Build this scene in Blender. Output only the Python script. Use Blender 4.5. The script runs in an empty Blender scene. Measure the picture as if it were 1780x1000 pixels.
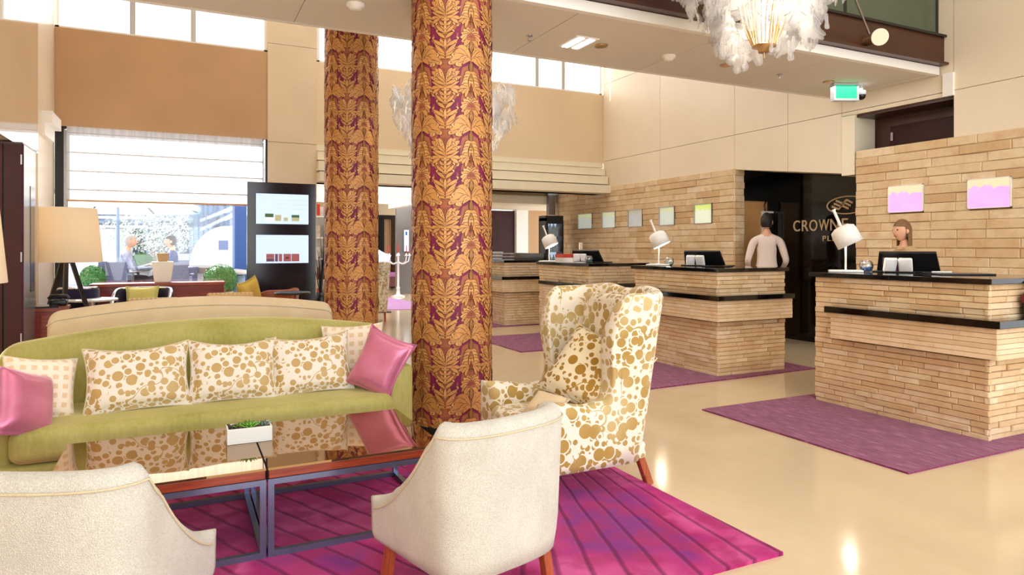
import bpy, bmesh, math, random
import numpy as np
from mathutils import Vector, Matrix, Quaternion

scene = bpy.context.scene
col = scene.collection
PI = math.pi
rnd = random.Random(7)

# ------------------------------------------------------------------ camera, world, light, exposure
FPX, CX, YH, EYE = 1180.0, 890.0, 431.0, 1.38
YAW = math.atan2(890 - 313, FPX)
FW = (math.sin(YAW), math.cos(YAW)); RT = (math.cos(YAW), -math.sin(YAW))
cd = bpy.data.cameras.new('camera'); cam = bpy.data.objects.new('camera', cd); col.objects.link(cam)
cam.location = (0, 0, EYE); cam.rotation_euler = (PI / 2, 0, -YAW)
cd.sensor_width = 36.0; cd.lens = FPX / 1780 * 36.0
cd.shift_y = (YH - 500) / 1780; cd.clip_start = 0.05; cd.clip_end = 300
scene.camera = cam

wd = bpy.data.worlds.new('sky'); scene.world = wd; wd.use_nodes = True
bg = wd.node_tree.nodes['Background']
bg.inputs['Color'].default_value = (0.93, 0.96, 1.0, 1); bg.inputs['Strength'].default_value = 2.2

sl = bpy.data.lights.new('sun', 'SUN'); sl.energy = 15.0; sl.angle = 0.03; sl.color = (1, .97, .92)
so = bpy.data.objects.new('sun', sl); col.objects.link(so)
so.rotation_euler = Vector((0.22, -0.76, -0.56)).to_track_quat('-Z', 'Y').to_euler()

def area(name, loc, size, energy, color=(1, .955, .89), aim=(0, 0, -1), sy=None):
    l = bpy.data.lights.new(name, 'AREA'); l.energy = energy; l.color = color
    l.shape = 'RECTANGLE'; l.size = size; l.size_y = sy or size
    o = bpy.data.objects.new(name, l); col.objects.link(o); o.location = loc
    o.rotation_euler = Vector(aim).to_track_quat('-Z', 'Y').to_euler()
    return o
area('ceiling_fill_front', (2.6, 1.2, 6.45), 5.0, 90, sy=4.5)  # unseen area lamp, added overhead to brighten the front of the lobby
area('ceiling_fill_rear', (3.0, 8.6, 6.45), 6.0, 130, sy=3.5)  # second added overhead lamp, unseen, brightens the rear of the lobby
area('lobby_front_daylight', (2.0, -3.6, 2.6), 7.0, 150, color=(.98, .985, 1), aim=(0.1, 1, 0.05), sy=4.0)
area('slab_downlights', (5.9, 5.35, 3.24), 2.6, 12, sy=.5)
area('rear_lobby_light', (5.0, 14.5, 2.7), 4.0, 60, sy=3.0)
area('hall_light', (5.3, 18.8, 2.85), 3.0, 80, sy=3.0)

vs = scene.view_settings
scene.display_settings.display_device = 'sRGB'
vs.view_transform = 'Standard'; vs.look = 'None'; vs.gamma = 1.0; vs.exposure = 0.10
vs.use_curve_mapping = False
cy = getattr(scene, 'cycles', None)
if cy:
    cy.max_bounces = 10; cy.diffuse_bounces = 5; cy.glossy_bounces = 4; cy.transmission_bounces = 6
    cy.transparent_max_bounces = 24; cy.sample_clamp_indirect = 6; cy.caustics_reflective = False; cy.caustics_refractive = False
    cy.use_denoising = True

# ------------------------------------------------------------------ measuring helpers (photo 1780 x 1000)
def _ray(x, y):
    a = (x - CX) / FPX; return FW[0] + RT[0] * a, FW[1] + RT[1] * a, (YH - y) / FPX
def onz(x, y, z=0.0):
    r = _ray(x, y); t = (z - EYE) / r[2]; return Vector((r[0] * t, r[1] * t, z))
def onx(x, y, X):
    r = _ray(x, y); t = X / r[0]; return Vector((X, r[1] * t, EYE + r[2] * t))
def ony(x, y, Y):
    r = _ray(x, y); t = Y / r[1]; return Vector((r[0] * t, Y, EYE + r[2] * t))
def ond(x, y, d):
    r = _ray(x, y); return Vector((r[0] * d, r[1] * d, EYE + r[2] * d))

# ------------------------------------------------------------------ materials
def S(r, g, b):
    def f(c):
        c /= 255.0
        return c / 12.92 if c <= .04045 else ((c + .055) / 1.055) ** 2.4
    return (f(r), f(g), f(b), 1.0)
class NT:
    def __init__(s, name):
        s.m = bpy.data.materials.new(name); s.m.use_nodes = True
        s.t = s.m.node_tree; s.n = s.t.nodes; s.b = s.n['Principled BSDF']; s.out = s.n['Material Output']
    def node(s, typ, **kw):
        n = s.n.new(typ)
        for k, v in kw.items(): setattr(n, k, v)
        return n
    def link(s, a, b): s.t.links.new(a, b)
    def val(s, sock, v):
        if hasattr(v, 'is_output') or hasattr(v, 'links'): s.link(v, sock)
        else: sock.default_value = v
    def math(s, op, a, b=None, c=None, clamp=False):
        n = s.node('ShaderNodeMath', operation=op); n.use_clamp = clamp
        s.val(n.inputs[0], a)
        if b is not None: s.val(n.inputs[1], b)
        if c is not None: s.val(n.inputs[2], c)
        return n.outputs[0]
    def mix(s, f, a, b, mode='MIX'):
        n = s.node('ShaderNodeMix', data_type='RGBA', blend_type=mode)
        s.val(n.inputs[0], f); s.val(n.inputs[6], a); s.val(n.inputs[7], b)
        return n.outputs[2]
    def ramp(s, f, stops, interp='LINEAR'):
        n = s.node('ShaderNodeValToRGB'); n.color_ramp.interpolation = interp
        e = n.color_ramp.elements
        e[0].position, e[0].color = stops[0]; e[1].position, e[1].color = stops[-1]
        for p, c in stops[1:-1]:
            x = e.new(p); x.color = c
        s.val(n.inputs[0], f); return n.outputs[0]
    def coord(s, kind='Object', scale=None, rot=None, loc=None):
        tc = s.node('ShaderNodeTexCoord'); o = tc.outputs[kind]
        if scale is not None or rot is not None or loc is not None:
            mp = s.node('ShaderNodeMapping'); s.link(o, mp.inputs[0])
            if scale is not None: mp.inputs['Scale'].default_value = scale
            if rot is not None: mp.inputs['Rotation'].default_value = rot
            if loc is not None: mp.inputs['Location'].default_value = loc
            o = mp.outputs[0]
        return o
    def noise(s, vec, scale, detail=3, rough=.5, out=0):
        n = s.node('ShaderNodeTexNoise'); s.link(vec, n.inputs['Vector'])
        n.inputs['Scale'].default_value = scale; n.inputs['Detail'].default_value = detail; n.inputs['Roughness'].default_value = rough
        return n.outputs[out]
    def bump(s, h, strength=.3, dist=.01):
        n = s.node('ShaderNodeBump'); n.inputs['Strength'].default_value = strength; n.inputs['Distance'].default_value = dist
        s.link(h, n.inputs['Height']); s.link(n.outputs[0], s.b.inputs['Normal'])
    def P(s, **kw):
        names = dict(col='Base Color', rough='Roughness', metal='Metallic', spec='Specular IOR Level', ior='IOR', coat='Coat Weight', coatr='Coat Roughness',
                     sheen='Sheen Weight', sheenr='Sheen Roughness', trans='Transmission Weight', alpha='Alpha', emi='Emission Color', emis='Emission Strength', sheent='Sheen Tint', aniso='Anisotropic')
        for k, v in kw.items(): s.val(s.b.inputs[names[k]], v)
        return s

def pm(name, c, rough=.5, var=.0, vs_=4.0, bump=0.0, bs=60.0, kind='Object', **kw):
    t = NT(name); vec = t.coord(kind)
    if var:
        f = t.noise(vec, vs_, 4)
        lo = tuple(x * (1 - var) for x in c[:3]) + (1,); hi = tuple(min(1, x * (1 + var)) for x in c[:3]) + (1,)
        t.P(col=t.ramp(f, [(.3, lo), (.7, hi)]))
    else: t.P(col=c)
    t.P(rough=rough, **kw)
    if bump: t.bump(t.noise(vec, bs, 3), bump, .004)
    return t.m

M = {}
M['cream'] = pm('cream_stone_panel', S(236, 221, 196), .3, .04, 1.2, spec=.4)
def polished():
    t = NT('polished_cream_panel'); v = t.coord()
    t.P(col=t.ramp(t.noise(v, 1.0, 3), [(.3, S(226, 205, 172)), (.7, S(236, 217, 186))]), rough=.06, spec=.6, coat=.8, coatr=.03); return t.m
M['polished'] = polished()
M['fabricwall'] = pm('tan_fabric_wall', S(198, 160, 122), .8, .07, .9, .15, 300)
M['beigewall'] = pm('pale_beige_wall', S(234, 211, 178), .7, .04, 1.0)
M['pier'] = pm('cream_pier_stone', S(226, 207, 176), .35, .05, 1.5)
M['ceil'] = pm('white_ceiling_board', S(226, 220, 210), .7, .02, 1.0)
M['white'] = pm('white_paint', S(244, 242, 236), .45, .01)
M['offwhite'] = pm('cream_cornice_paint', S(240, 230, 204), .6, .02)
M['darkbrown'] = pm('dark_brown_lacquer', S(66, 32, 16), .32, .2, 3)
M['doorbrown'] = pm('dark_red_brown_veneer', S(58, 20, 13), .42, .25, 4, spec=.3)
M['black'] = pm('black_lacquer', S(14, 11, 11), .18, .1, 5)
M['granite'] = pm('polished_black_granite', S(12, 10, 10), .07, .5, 120, spec=.6)
M['logopanel'] = pm('glossy_black_panel', S(10, 6, 5), .07, .2, 3, spec=.5)
M['tan'] = pm('tan_laminate', S(206, 156, 100), .35, .08, 2)
M['steel'] = pm('brushed_steel', S(170, 170, 172), .28, .1, 40, metal=1.0)
M['chrome'] = pm('chrome', S(225, 225, 230), .08, metal=1.0)
M['gun'] = pm('blue_grey_painted_steel', S(120, 130, 160), .25, .05, 20, metal=.7)
M['greypanel'] = pm('grey_metal_panel', S(140, 138, 140), .25, .08, 3, metal=.5)
M['blackmetal'] = pm('black_metal', S(16, 15, 17), .35, .05, 20)
M['blackplastic'] = pm('black_plastic', S(20, 20, 22), .3, .05, 20)
M['whiteplastic'] = pm('white_plastic', S(238, 236, 236), .3, .02, 20)
M['greyplastic'] = pm('pale_grey_plastic', S(196, 200, 206), .35, .02, 20)
M['greenglass'] = pm('grey_green_glass', S(72, 84, 66), .08, .05, 1, spec=.7)
M['gold'] = pm('gold_ceramic', S(196, 160, 110), .4, .1, 10)
M['brass'] = pm('brushed_brass', S(200, 165, 120), .3, .05, 20, metal=.9)

def wood(name, c1, c2, rough=.3, sc=(2, 30, 30)):
    t = NT(name); v = t.coord('Object', scale=sc)
    f = t.noise(v, 2.0, 5, .6)
    t.P(col=t.ramp(f, [(.3, c1), (.7, c2)]), rough=rough, coat=.2, coatr=.15); t.bump(f, .1, .002); return t.m
M['redwood'] = wood('reddish_brown_wood', S(118, 40, 22), S(170, 74, 42))
M['legwood'] = wood('warm_brown_leg_wood', S(140, 62, 30), S(190, 98, 56), .35, (40, 40, 4))
M['cherry'] = wood('dark_cherry_wood', S(104, 22, 12), S(146, 42, 22), .28)

def floor_mat():
    t = NT('polished_cream_floor'); v = t.coord('Object')
    n1 = t.noise(v, .6, 4); n2 = t.noise(v, 9, 4)
    c = t.mix(n2, t.ramp(n1, [(.3, S(208, 184, 148)), (.7, S(222, 200, 166))]), S(222, 203, 172))
    t.P(col=c, rough=t.math('MULTIPLY_ADD', n1, .08, .09), spec=.5, coat=.12, coatr=.10); return t.m
M['floor'] = floor_mat()

def stone_mat(name, stops, bump=.55):
    t = NT(name); v = t.coord('Object')
    gp = t.node('ShaderNodeNewGeometry').outputs['Position']
    oi = t.node('ShaderNodeObjectInfo')
    base = t.ramp(oi.outputs['Random'], stops)
    n1 = t.noise(gp, 7, 5, .62); n2 = t.noise(gp, 34, 4, .6)
    c = t.mix(t.ramp(n1, [(.42, (0, 0, 0, 1)), (.72, (1, 1, 1, 1))]), base, t.mix(.55, base, S(196, 146, 90), 'MIX'))
    c = t.mix(t.math('MULTIPLY', n2, .25), c, S(238, 214, 176))
    t.P(col=c, rough=.75, spec=.25)
    mp = t.node('ShaderNodeMapping'); t.link(gp, mp.inputs[0]); mp.inputs['Scale'].default_value = (1, 1, 2.2)
    t.bump(t.noise(mp.outputs[0], 22, 5, .6), bump, .012); return t.m
ST = [(0, S(204, 170, 128)), (.25, S(222, 194, 154)), (.5, S(234, 212, 176)), (.75, S(216, 184, 142)), (1, S(240, 220, 190))]
M['stone'] = stone_mat('split_face_sandstone', ST)
M['plank'] = stone_mat('smooth_sandstone_plank', [(0, S(220, 192, 156)), (1, S(238, 216, 184))], .1)
M['joint'] = pm('panel_joint_backing', S(186, 160, 122), .8)  # plain darker cream backing in the panel gaps
M['mortar'] = pm('stone_backing', S(150, 112, 70), .9, .1, 20)

def fabric(name, c1, c2, scale=260, bump=.35, sheen=.2, rough=.85):
    t = NT(name); v = t.coord('Object')
    vo = t.node('ShaderNodeTexVoronoi'); t.link(v, vo.inputs['Vector']); vo.inputs['Scale'].default_value = scale
    n = t.noise(v, scale * .8, 2); big = t.noise(v, 5, 3)
    f = t.math('ADD', t.math('MULTIPLY', n, .6), t.math('MULTIPLY', big, .4))
    t.P(col=t.ramp(f, [(.38, c1), (.62, c2)]), rough=rough, sheen=sheen, sheenr=.4, spec=.2)
    t.bump(vo.outputs['Distance'], bump, .004); return t.m
M['boucle'] = fabric('cream_woven_upholstery', S(197, 193, 183), S(224, 221, 212), 300, .6)
M['creampiping'] = fabric('cream_piping', S(204, 188, 156), S(220, 206, 176), 200, .2)
M['beigesofa'] = fabric('beige_upholstery', S(214, 190, 152), S(226, 206, 172), 300, .15)
M['yellow'] = fabric('mustard_cushion_cloth', S(206, 170, 70), S(226, 196, 100), 300, .15)
M['lime'] = fabric('pale_lime_cushion_cloth', S(206, 198, 110), S(226, 220, 140), 300, .15)
M['navyfab'] = fabric('dark_navy_upholstery', S(24, 20, 44), S(38, 30, 62), 300, .15)
M['leather'] = pm('brown_leather', S(150, 76, 30), .4, .15, 6)
M['darkpurple'] = fabric('plum_upholstery', S(60, 24, 50), S(80, 36, 64), 300, .15)
def velvet():
    t = NT('green_velvet'); v = t.coord()
    n = t.noise(v, 2.2, 4); n2 = t.noise(t.coord('Object', scale=(1, 1, .25)), 60, 3)
    f = t.math('ADD', t.math('MULTIPLY', n, .7), t.math('MULTIPLY', n2, .3))
    t.P(col=t.ramp(f, [(.35, S(154, 150, 76)), (.5, S(172, 166, 96)), (.68, S(188, 180, 116))]), rough=.75, sheen=.9, sheenr=.35, sheent=S(236, 228, 170), spec=.2)
    t.bump(n2, .12, .003); return t.m
M['velvet'] = velvet()
def satin():
    t = NT('pink_satin'); v = t.coord()
    n = t.noise(t.coord('Object', scale=(3, 14, 6)), 1.5, 3)
    t.P(col=t.ramp(n, [(.3, S(196, 104, 136)), (.7, S(214, 128, 160))]), rough=.3, metal=.35, sheen=.4, spec=.6, aniso=.5)
    t.bump(n, .15, .02); return t.m
M['satin'] = satin()

def floral(name, sc=9.0, dots=(150, 112, 30), dots2=(196, 166, 96), base=(240, 232, 214), kind='Object'):
    """cream cloth with clustered berry discs and thin stems"""
    t = NT(name); v = t.coord(kind)
    def layer(scale, loc, rmin, rmax, dens, clump):
        mp = t.node('ShaderNodeMapping'); t.link(v, mp.inputs[0]); mp.inputs['Location'].default_value = loc
        vo = t.node('ShaderNodeTexVoronoi'); t.link(mp.outputs[0], vo.inputs['Vector']); vo.inputs['Scale'].default_value = scale
        vo.inputs['Randomness'].default_value = .78
        sp = t.node('ShaderNodeSeparateColor'); t.link(vo.outputs['Color'], sp.inputs[0])
        r = t.math('MULTIPLY_ADD', sp.outputs[0], rmax - rmin, rmin)
        cl = t.noise(vo.outputs['Position'], clump, 1)
        keep = t.math('GREATER_THAN', t.math('ADD', cl, t.math('MULTIPLY', sp.outputs[1], .10)), dens)
        d = t.math('LESS_THAN', vo.outputs['Distance'], r)
        e = t.math('LESS_THAN', vo.outputs['Distance'], t.math('ADD', r, .10))
        return t.math('MULTIPLY', d, keep), t.math('MULTIPLY', e, keep)
    d1, c1 = layer(sc, (0, 0, 0), .30, .56, .40, .42)
    d2, c2 = layer(sc * 1.8, (3.7, 1.3, 2.1), .28, .54, .395, .24)
    dm = t.math('MAXIMUM', d1, t.math('MULTIPLY', d2, t.math('SUBTRACT', 1.0, c1)))
    st = t.noise(v, sc * .33, 1)
    st = t.math('LESS_THAN', t.math('ABSOLUTE', t.math('SUBTRACT', st, .5)), .0065)
    gate = t.math('GREATER_THAN', t.noise(v, sc * .21, 1), .48)
    ink = t.math('MAXIMUM', dm, t.math('MULTIPLY', st, gate))
    g = t.mix(t.ramp(t.noise(v, 2.6, 2), [(.4, (0, 0, 0, 1)), (.62, (1, 1, 1, 1))]), S(*dots), S(*dots2))
    base_c = t.mix(t.noise(v, 420, 1), S(*[x - 6 for x in base]), S(*base))
    t.P(col=t.mix(ink, base_c, g), rough=t.math('MULTIPLY_ADD', ink, -.3, .75), sheen=.25, spec=.3)
    t.bump(t.math('ADD', t.math('MULTIPLY', t.noise(v, 380, 2), .3), ink), .12, .002); return t.m
M['floral'] = floral('berry_print_upholstery', 13.5, (176, 142, 70), (202, 178, 122))
M['floralc'] = floral('berry_print_cushion_cloth', 15.5, (190, 156, 96), (202, 172, 116), (240, 230, 216))
M['floralg'] = floral('gold_berry_cushion_cloth', 13.5, (158, 116, 34), (182, 140, 62), (238, 224, 192))

def lattice(name, c1, c2, kind='UV', n=7.0):
    t = NT(name); v = t.coord(kind)
    sp = t.node('ShaderNodeSeparateXYZ'); t.link(v, sp.inputs[0])
    a = t.math('FRACT', t.math('MULTIPLY', sp.outputs[0], n)); b = t.math('FRACT', t.math('MULTIPLY', sp.outputs[1], n))
    da = t.math('LESS_THAN', t.math('ABSOLUTE', t.math('SUBTRACT', a, .5)), .26)
    db = t.math('LESS_THAN', t.math('ABSOLUTE', t.math('SUBTRACT', b, .5)), .26)
    m = t.math('MULTIPLY', da, db)
    nn = t.noise(v, 40, 2)
    t.P(col=t.mix(t.math('MULTIPLY', m, t.math('ADD', nn, .25)), c1, c2), rough=.7, sheen=.3)
    t.bump(m, .5, -.006); return t.m
M['lattice'] = lattice('cream_windowpane_cloth', S(244, 228, 208), S(220, 184, 138))
M['latticechair'] = lattice('tan_windowpane_upholstery', S(222, 188, 126), S(176, 132, 74), 'Object', 22)

def rug_mat():
    t = NT('magenta_ombre_rug'); v = t.coord('Object')
    sp = t.node('ShaderNodeSeparateXYZ'); t.link(v, sp.inputs[0]); x, y = sp.outputs[0], sp.outputs[1]
    wob = t.math('MULTIPLY', t.math('SUBTRACT', t.noise(v, 2.5, 3), .5), .05)
    # carved grooves fan out from a point near the armchair, and run parallel under the table
    ang = t.math('ARCTAN2', t.math('SUBTRACT', x, 2.55), t.math('SUBTRACT', 5.3, y))
    fan = t.math('MULTIPLY', t.math('ADD', ang, t.math('MULTIPLY', wob, .25)), 21.0)
    par = t.math('MULTIPLY', t.math('ADD', t.math('MULTIPLY_ADD', y, .43, t.math('MULTIPLY', x, .90)), wob), 8.0)
    side = t.math('GREATER_THAN', x, 1.25)
    ph = t.math('ADD', t.math('MULTIPLY', fan, side), t.math('MULTIPLY', par, t.math('SUBTRACT', 1.0, side)))
    fr = t.math('FRACT', ph)
    groove = t.ramp(fr, [(0, (1, 1, 1, 1)), (.07, (.75, .75, .75, 1)), (.16, (0, 0, 0, 1)), (.9, (0, 0, 0, 1)), (1, (.9, .9, .9, 1))])
    cell = t.node('ShaderNodeTexWhiteNoise', noise_dimensions='1D'); t.link(t.math('FLOOR', ph), cell.inputs['W'])
    big = t.noise(v, 1.25, 3, .55); patch = t.noise(v, 4.5, 4, .6)
    base = t.ramp(big, [(.36, S(98, 20, 118)), (.44, S(172, 26, 108)), (.54, S(212, 92, 156)), (.64, S(190, 34, 112)), (.74, S(140, 8, 74))])
    base = t.mix(t.math('MULTIPLY', t.ramp(patch, [(.47, (0, 0, 0, 1)), (.58, (1, 1, 1, 1))]), .72), base, S(150, 8, 78))
    base = t.mix(t.math('MULTIPLY', cell.outputs[0], .22), base, S(226, 110, 170))
    c = t.mix(t.math('MULTIPLY', groove, .72), base, S(70, 0, 40))
    fib = t.noise(v, 260, 2)
    t.P(col=c, rough=.95, sheen=.35, sheent=S(240, 150, 210), spec=.1)
    t.bump(t.math('SUBTRACT', t.math('MULTIPLY', fib, .4), groove), .5, .01); return t.m
M['rug'] = rug_mat()
def mat_carpet(name, c1, c2, c3):
    t = NT(name); v = t.coord('Object', scale=(26, 3.2, 1)); w = t.coord('Object')
    n = t.noise(v, 2.0, 5, .65); b = t.noise(w, 1.1, 2); f = t.noise(w, 240, 2)
    c = t.ramp(n, [(.32, c1), (.52, c2), (.68, c3)])
    c = t.mix(t.math('MULTIPLY', b, .4), c, c1)
    t.P(col=c, rough=.95, sheen=.2, spec=.1); t.bump(t.math('ADD', n, f), .3, .006); return t.m
M['carpet'] = mat_carpet('plum_streaked_carpet', S(104, 28, 70), S(134, 56, 98), S(178, 114, 146))

def glossy_top():
    t = NT('bronze_mirror_glass'); t.P(col=S(160, 124, 82), rough=.02, metal=.93, spec=.8); return t.m
M['bronzeglass'] = glossy_top()
def thin_glass(name, tint=(1, 1, 1, 1), refl=.14):
    t = NT(name); tr = t.node('ShaderNodeBsdfTransparent'); tr.inputs[0].default_value = tint
    gl = t.node('ShaderNodeBsdfGlossy'); gl.inputs['Roughness'].default_value = .02
    fr = t.node('ShaderNodeLayerWeight'); fr.inputs[0].default_value = .25
    mx = t.node('ShaderNodeMixShader'); t.link(t.math('MULTIPLY_ADD', fr.outputs['Fresnel'], .5, refl * .3), mx.inputs[0])
    t.link(tr.outputs[0], mx.inputs[1]); t.link(gl.outputs[0], mx.inputs[2]); t.link(mx.outputs[0], t.out.inputs['Surface']); return t.m
M['glass'] = thin_glass('clear_window_glass')
M['bowlglass'] = thin_glass('clear_bowl_glass', (.96, .98, .98, 1), .5)
M['blueglass'] = thin_glass('pale_facade_glass', (.62, .76, .86, 1), .3)
def translucent(name, c, tr=.5, dif=1.0, stripes=0, transp=0.0):
    t = NT(name); v = t.coord()
    colr = c
    if stripes:
        sp = t.node('ShaderNodeSeparateXYZ'); t.link(v, sp.inputs[0])
        cb = t.node('ShaderNodeCombineXYZ'); t.link(t.math('MULTIPLY', sp.outputs[0], stripes), cb.inputs[0])
        n = t.noise(cb.outputs[0], 1.0, 3)
        colr = t.ramp(n, [(.4, tuple(x * .84 for x in c[:3]) + (1,)), (.6, c)])
    d = t.node('ShaderNodeBsdfDiffuse'); l = t.node('ShaderNodeBsdfTranslucent')
    t.val(d.inputs[0], colr); t.val(l.inputs[0], colr)
    mx = t.node('ShaderNodeMixShader'); mx.inputs[0].default_value = tr
    t.link(d.outputs[0], mx.inputs[1]); t.link(l.outputs[0], mx.inputs[2]); o = mx.outputs[0]
    if transp:
        tp = t.node('ShaderNodeBsdfTransparent'); m2 = t.node('ShaderNodeMixShader'); m2.inputs[0].default_value = transp
        t.link(o, m2.inputs[1]); t.link(tp.outputs[0], m2.inputs[2]); o = m2.outputs[0]
    t.link(o, t.out.inputs['Surface']); return t.m
M['blind'] = translucent('sheer_white_blind', S(250, 249, 247), .6, stripes=17)
M['frost'] = translucent('frosted_clerestory_glass', S(250, 250, 252), .75, stripes=5)
M['shade'] = translucent('warm_linen_shade', S(250, 240, 222), .42)
M['acrylic'] = None
def acrylic():
    t = NT('milky_acrylic'); d = t.node('ShaderNodeBsdfDiffuse'); d.inputs[0].default_value = S(246, 246, 250)
    l = t.node('ShaderNodeBsdfTranslucent'); l.inputs[0].default_value = S(246, 246, 250)
    tp = t.node('ShaderNodeBsdfTransparent'); g = t.node('ShaderNodeBsdfGlossy'); g.inputs['Roughness'].default_value = .1
    lw = t.node('ShaderNodeLayerWeight'); lw.inputs[0].default_value = .3
    a = t.node('ShaderNodeMixShader'); a.inputs[0].default_value = .6; t.link(d.outputs[0], a.inputs[1]); t.link(l.outputs[0], a.inputs[2])
    b = t.node('ShaderNodeMixShader'); b.inputs[0].default_value = .70; t.link(a.outputs[0], b.inputs[1]); t.link(tp.outputs[0], b.inputs[2])
    c = t.node('ShaderNodeMixShader'); t.link(t.math('MULTIPLY', lw.outputs['Facing'], .35), c.inputs[0]); t.link(b.outputs[0], c.inputs[1]); t.link(g.outputs[0], c.inputs[2])
    t.link(c.outputs[0], t.out.inputs['Surface']); return t.m
M['acrylic'] = acrylic()
def emit(name, c, s):
    t = NT(name); t.P(col=c, emi=c, emis=s, rough=.4); return t.m
M['lampglow'] = emit('warm_lamp_glow', (1, .88, .68, 1), 16.0)
M['bulb'] = emit('lamp_bulb', (1, .8, .5, 1), 14.0)
M['slotlight'] = emit('ceiling_light_diffuser', (1, .97, .9, 1), 6.0)
M['coolpanel'] = emit('luminous_ceiling', (1, .98, .97, 1), 1.6)
M['exitgreen'] = emit('green_exit_panel', S(20, 176, 130), .75)
M['screen'] = emit('pale_blue_screen', S(186, 210, 240), .85)
M['deskglow'] = emit('lamp_inner_glow', (1, .93, .8, 1), 3.0)
M['rustprint'] = pm('rust_damask_print', S(178, 98, 62), .5, .12, 6)
M['goldprint'] = pm('gold_damask_print', S(208, 148, 84), .42, .1, 9, metal=.25)
M['goldprint2'] = pm('pale_gold_damask_print', S(222, 166, 104), .42, .1, 9, metal=.25)
M['inkprint'] = pm('dark_damask_outline', S(66, 14, 18), .55, .2, 6)
M['damaskground'] = pm('rust_damask_ground', S(168, 96, 60), .5, .12, 6)
M['plumprint'] = pm('plum_damask_ground', S(124, 14, 66), .55, .12, 6)
M['skin'] = pm('skin', S(222, 168, 136), .5, .05, 12)
M['skin2'] = pm('light_skin', S(226, 172, 140), .5, .05, 12)
M['hairgrey'] = pm('grey_brown_hair', S(172, 166, 162), .7, .2, 60)
M['hairdark'] = pm('dark_hair', S(30, 22, 20), .6, .2, 60)
M['hairbrown'] = pm('brown_hair', S(122, 88, 54), .6, .2, 60)
M['greysuit'] = fabric('grey_suit_cloth', S(150, 158, 182), S(172, 178, 200), 300, .1)
M['navysuit'] = fabric('navy_suit_cloth', S(22, 40, 96), S(34, 56, 120), 300, .1)
M['darkcloth'] = fabric('dark_trouser_cloth', S(40, 40, 60), S(56, 54, 76), 300, .1)
M['taupe'] = fabric('taupe_jacket_cloth', S(176, 146, 108), S(196, 166, 126), 300, .1)
M['pinkshirt'] = fabric('pale_pink_shirt_cloth', S(232, 212, 202), S(244, 228, 218), 300, .1)
M['shirt'] = pm('white_shirt', S(238, 238, 242), .7)
M['eye'] = pm('dark_eye', S(30, 20, 18), .2)
M['lip'] = pm('lips', S(176, 100, 90), .5)
M['paving'] = pm('pale_grey_paving', S(190, 188, 196), .7, .08, 2)
M['leaf'] = pm('box_leaf', S(64, 128, 62), .6, .3, 30)
M['leaf2'] = pm('overexposed_tree_leaf', S(226, 236, 226), .6, .2, 30)  # overexposed daylight is put into this leaf colour
M['succ'] = pm('succulent_green', S(130, 186, 64), .4, .15, 60)
M['succ2'] = pm('succulent_grey_green', S(150, 172, 158), .5, .15, 60)
M['pebble'] = pm('dark_pebble', S(60, 50, 40), .6, .4, 60)
M['bark'] = pm('grey_bark', S(150, 132, 120), .8, .2, 30)
M['violet'] = fabric('violet_seat_cloth', S(92, 78, 190), S(110, 96, 206), 200, .2)
M['rattan'] = fabric('grey_blue_woven_rattan', S(96, 104, 134), S(128, 136, 164), 90, .8)
M['slate'] = pm('slate_blue_table', S(96, 104, 136), .5, .1, 6)
M['bluepanel'] = pm('royal_blue_panel', S(52, 92, 168), .5, .05, 2)
M['facade'] = pm('white_render_facade', S(232, 236, 240), .7, .03, 1)
M['facademetal'] = pm('grey_blue_facade_steel', S(126, 150, 176), .5, .05, 3)
M['canopy'] = translucent('white_parasol_cloth', S(250, 250, 252), .35)
M['candle'] = pm('red_candle', S(170, 60, 50), .5)
M['silver'] = pm('silver_white_lacquer', S(232, 232, 238), .25, metal=.5)
M['bottle'] = pm('pale_bottle', S(190, 206, 210), .15, .1, 30)
M['redbook'] = pm('red_book_cloth', S(200, 52, 30), .5, .05, 30)
M['paper'] = pm('white_paper', S(244, 240, 232), .8, .02, 30)
M['pinkpaper'] = pm('printed_brochure', S(228, 204, 190), .6, .25, 14)
M['bluebead'] = pm('blue_glass_bead', S(28, 110, 196), .1, .3, 90, spec=.8)
M['greybead'] = pm('grey_glass_bead', S(150, 160, 160), .1, .4, 90, spec=.8)
M['greenbead'] = pm('teal_glass_bead', S(90, 150, 150), .1, .4, 90, spec=.8)
M['mullet'] = pm('frosted_mullion', S(206, 206, 208), .5)
def artglass(name, c1, c2, thr, s):
    t = NT(name); v = t.coord('Generated')
    sp = t.node('ShaderNodeSeparateXYZ'); t.link(v, sp.inputs[0])
    n = t.noise(v, 4.5, 4, .7); n2 = t.noise(v, 3, 2)
    h = t.math('ADD', sp.outputs[2], t.math('MULTIPLY', t.math('SUBTRACT', n, .5), .55))
    f = t.math('GREATER_THAN', h, thr)
    c = t.mix(f, t.mix(t.math('MULTIPLY', n2, .35), c1, S(230, 215, 230)), c2)
    t.P(col=c, emi=c, emis=s, rough=.3); return t.m
M['lilacglass'] = artglass('lilac_lit_glass', S(222, 160, 238), S(216, 208, 176), .72, .54)
M['paleglass'] = artglass('pale_aqua_lit_glass', S(190, 206, 190), S(206, 214, 170), .74, .42)
M['greenlit'] = artglass('pale_green_lit_glass', S(214, 226, 196), S(206, 224, 130), .70, .52)
M['greylit'] = artglass('grey_lit_glass', S(168, 176, 172), S(184, 180, 160), .72, .35)

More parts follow.
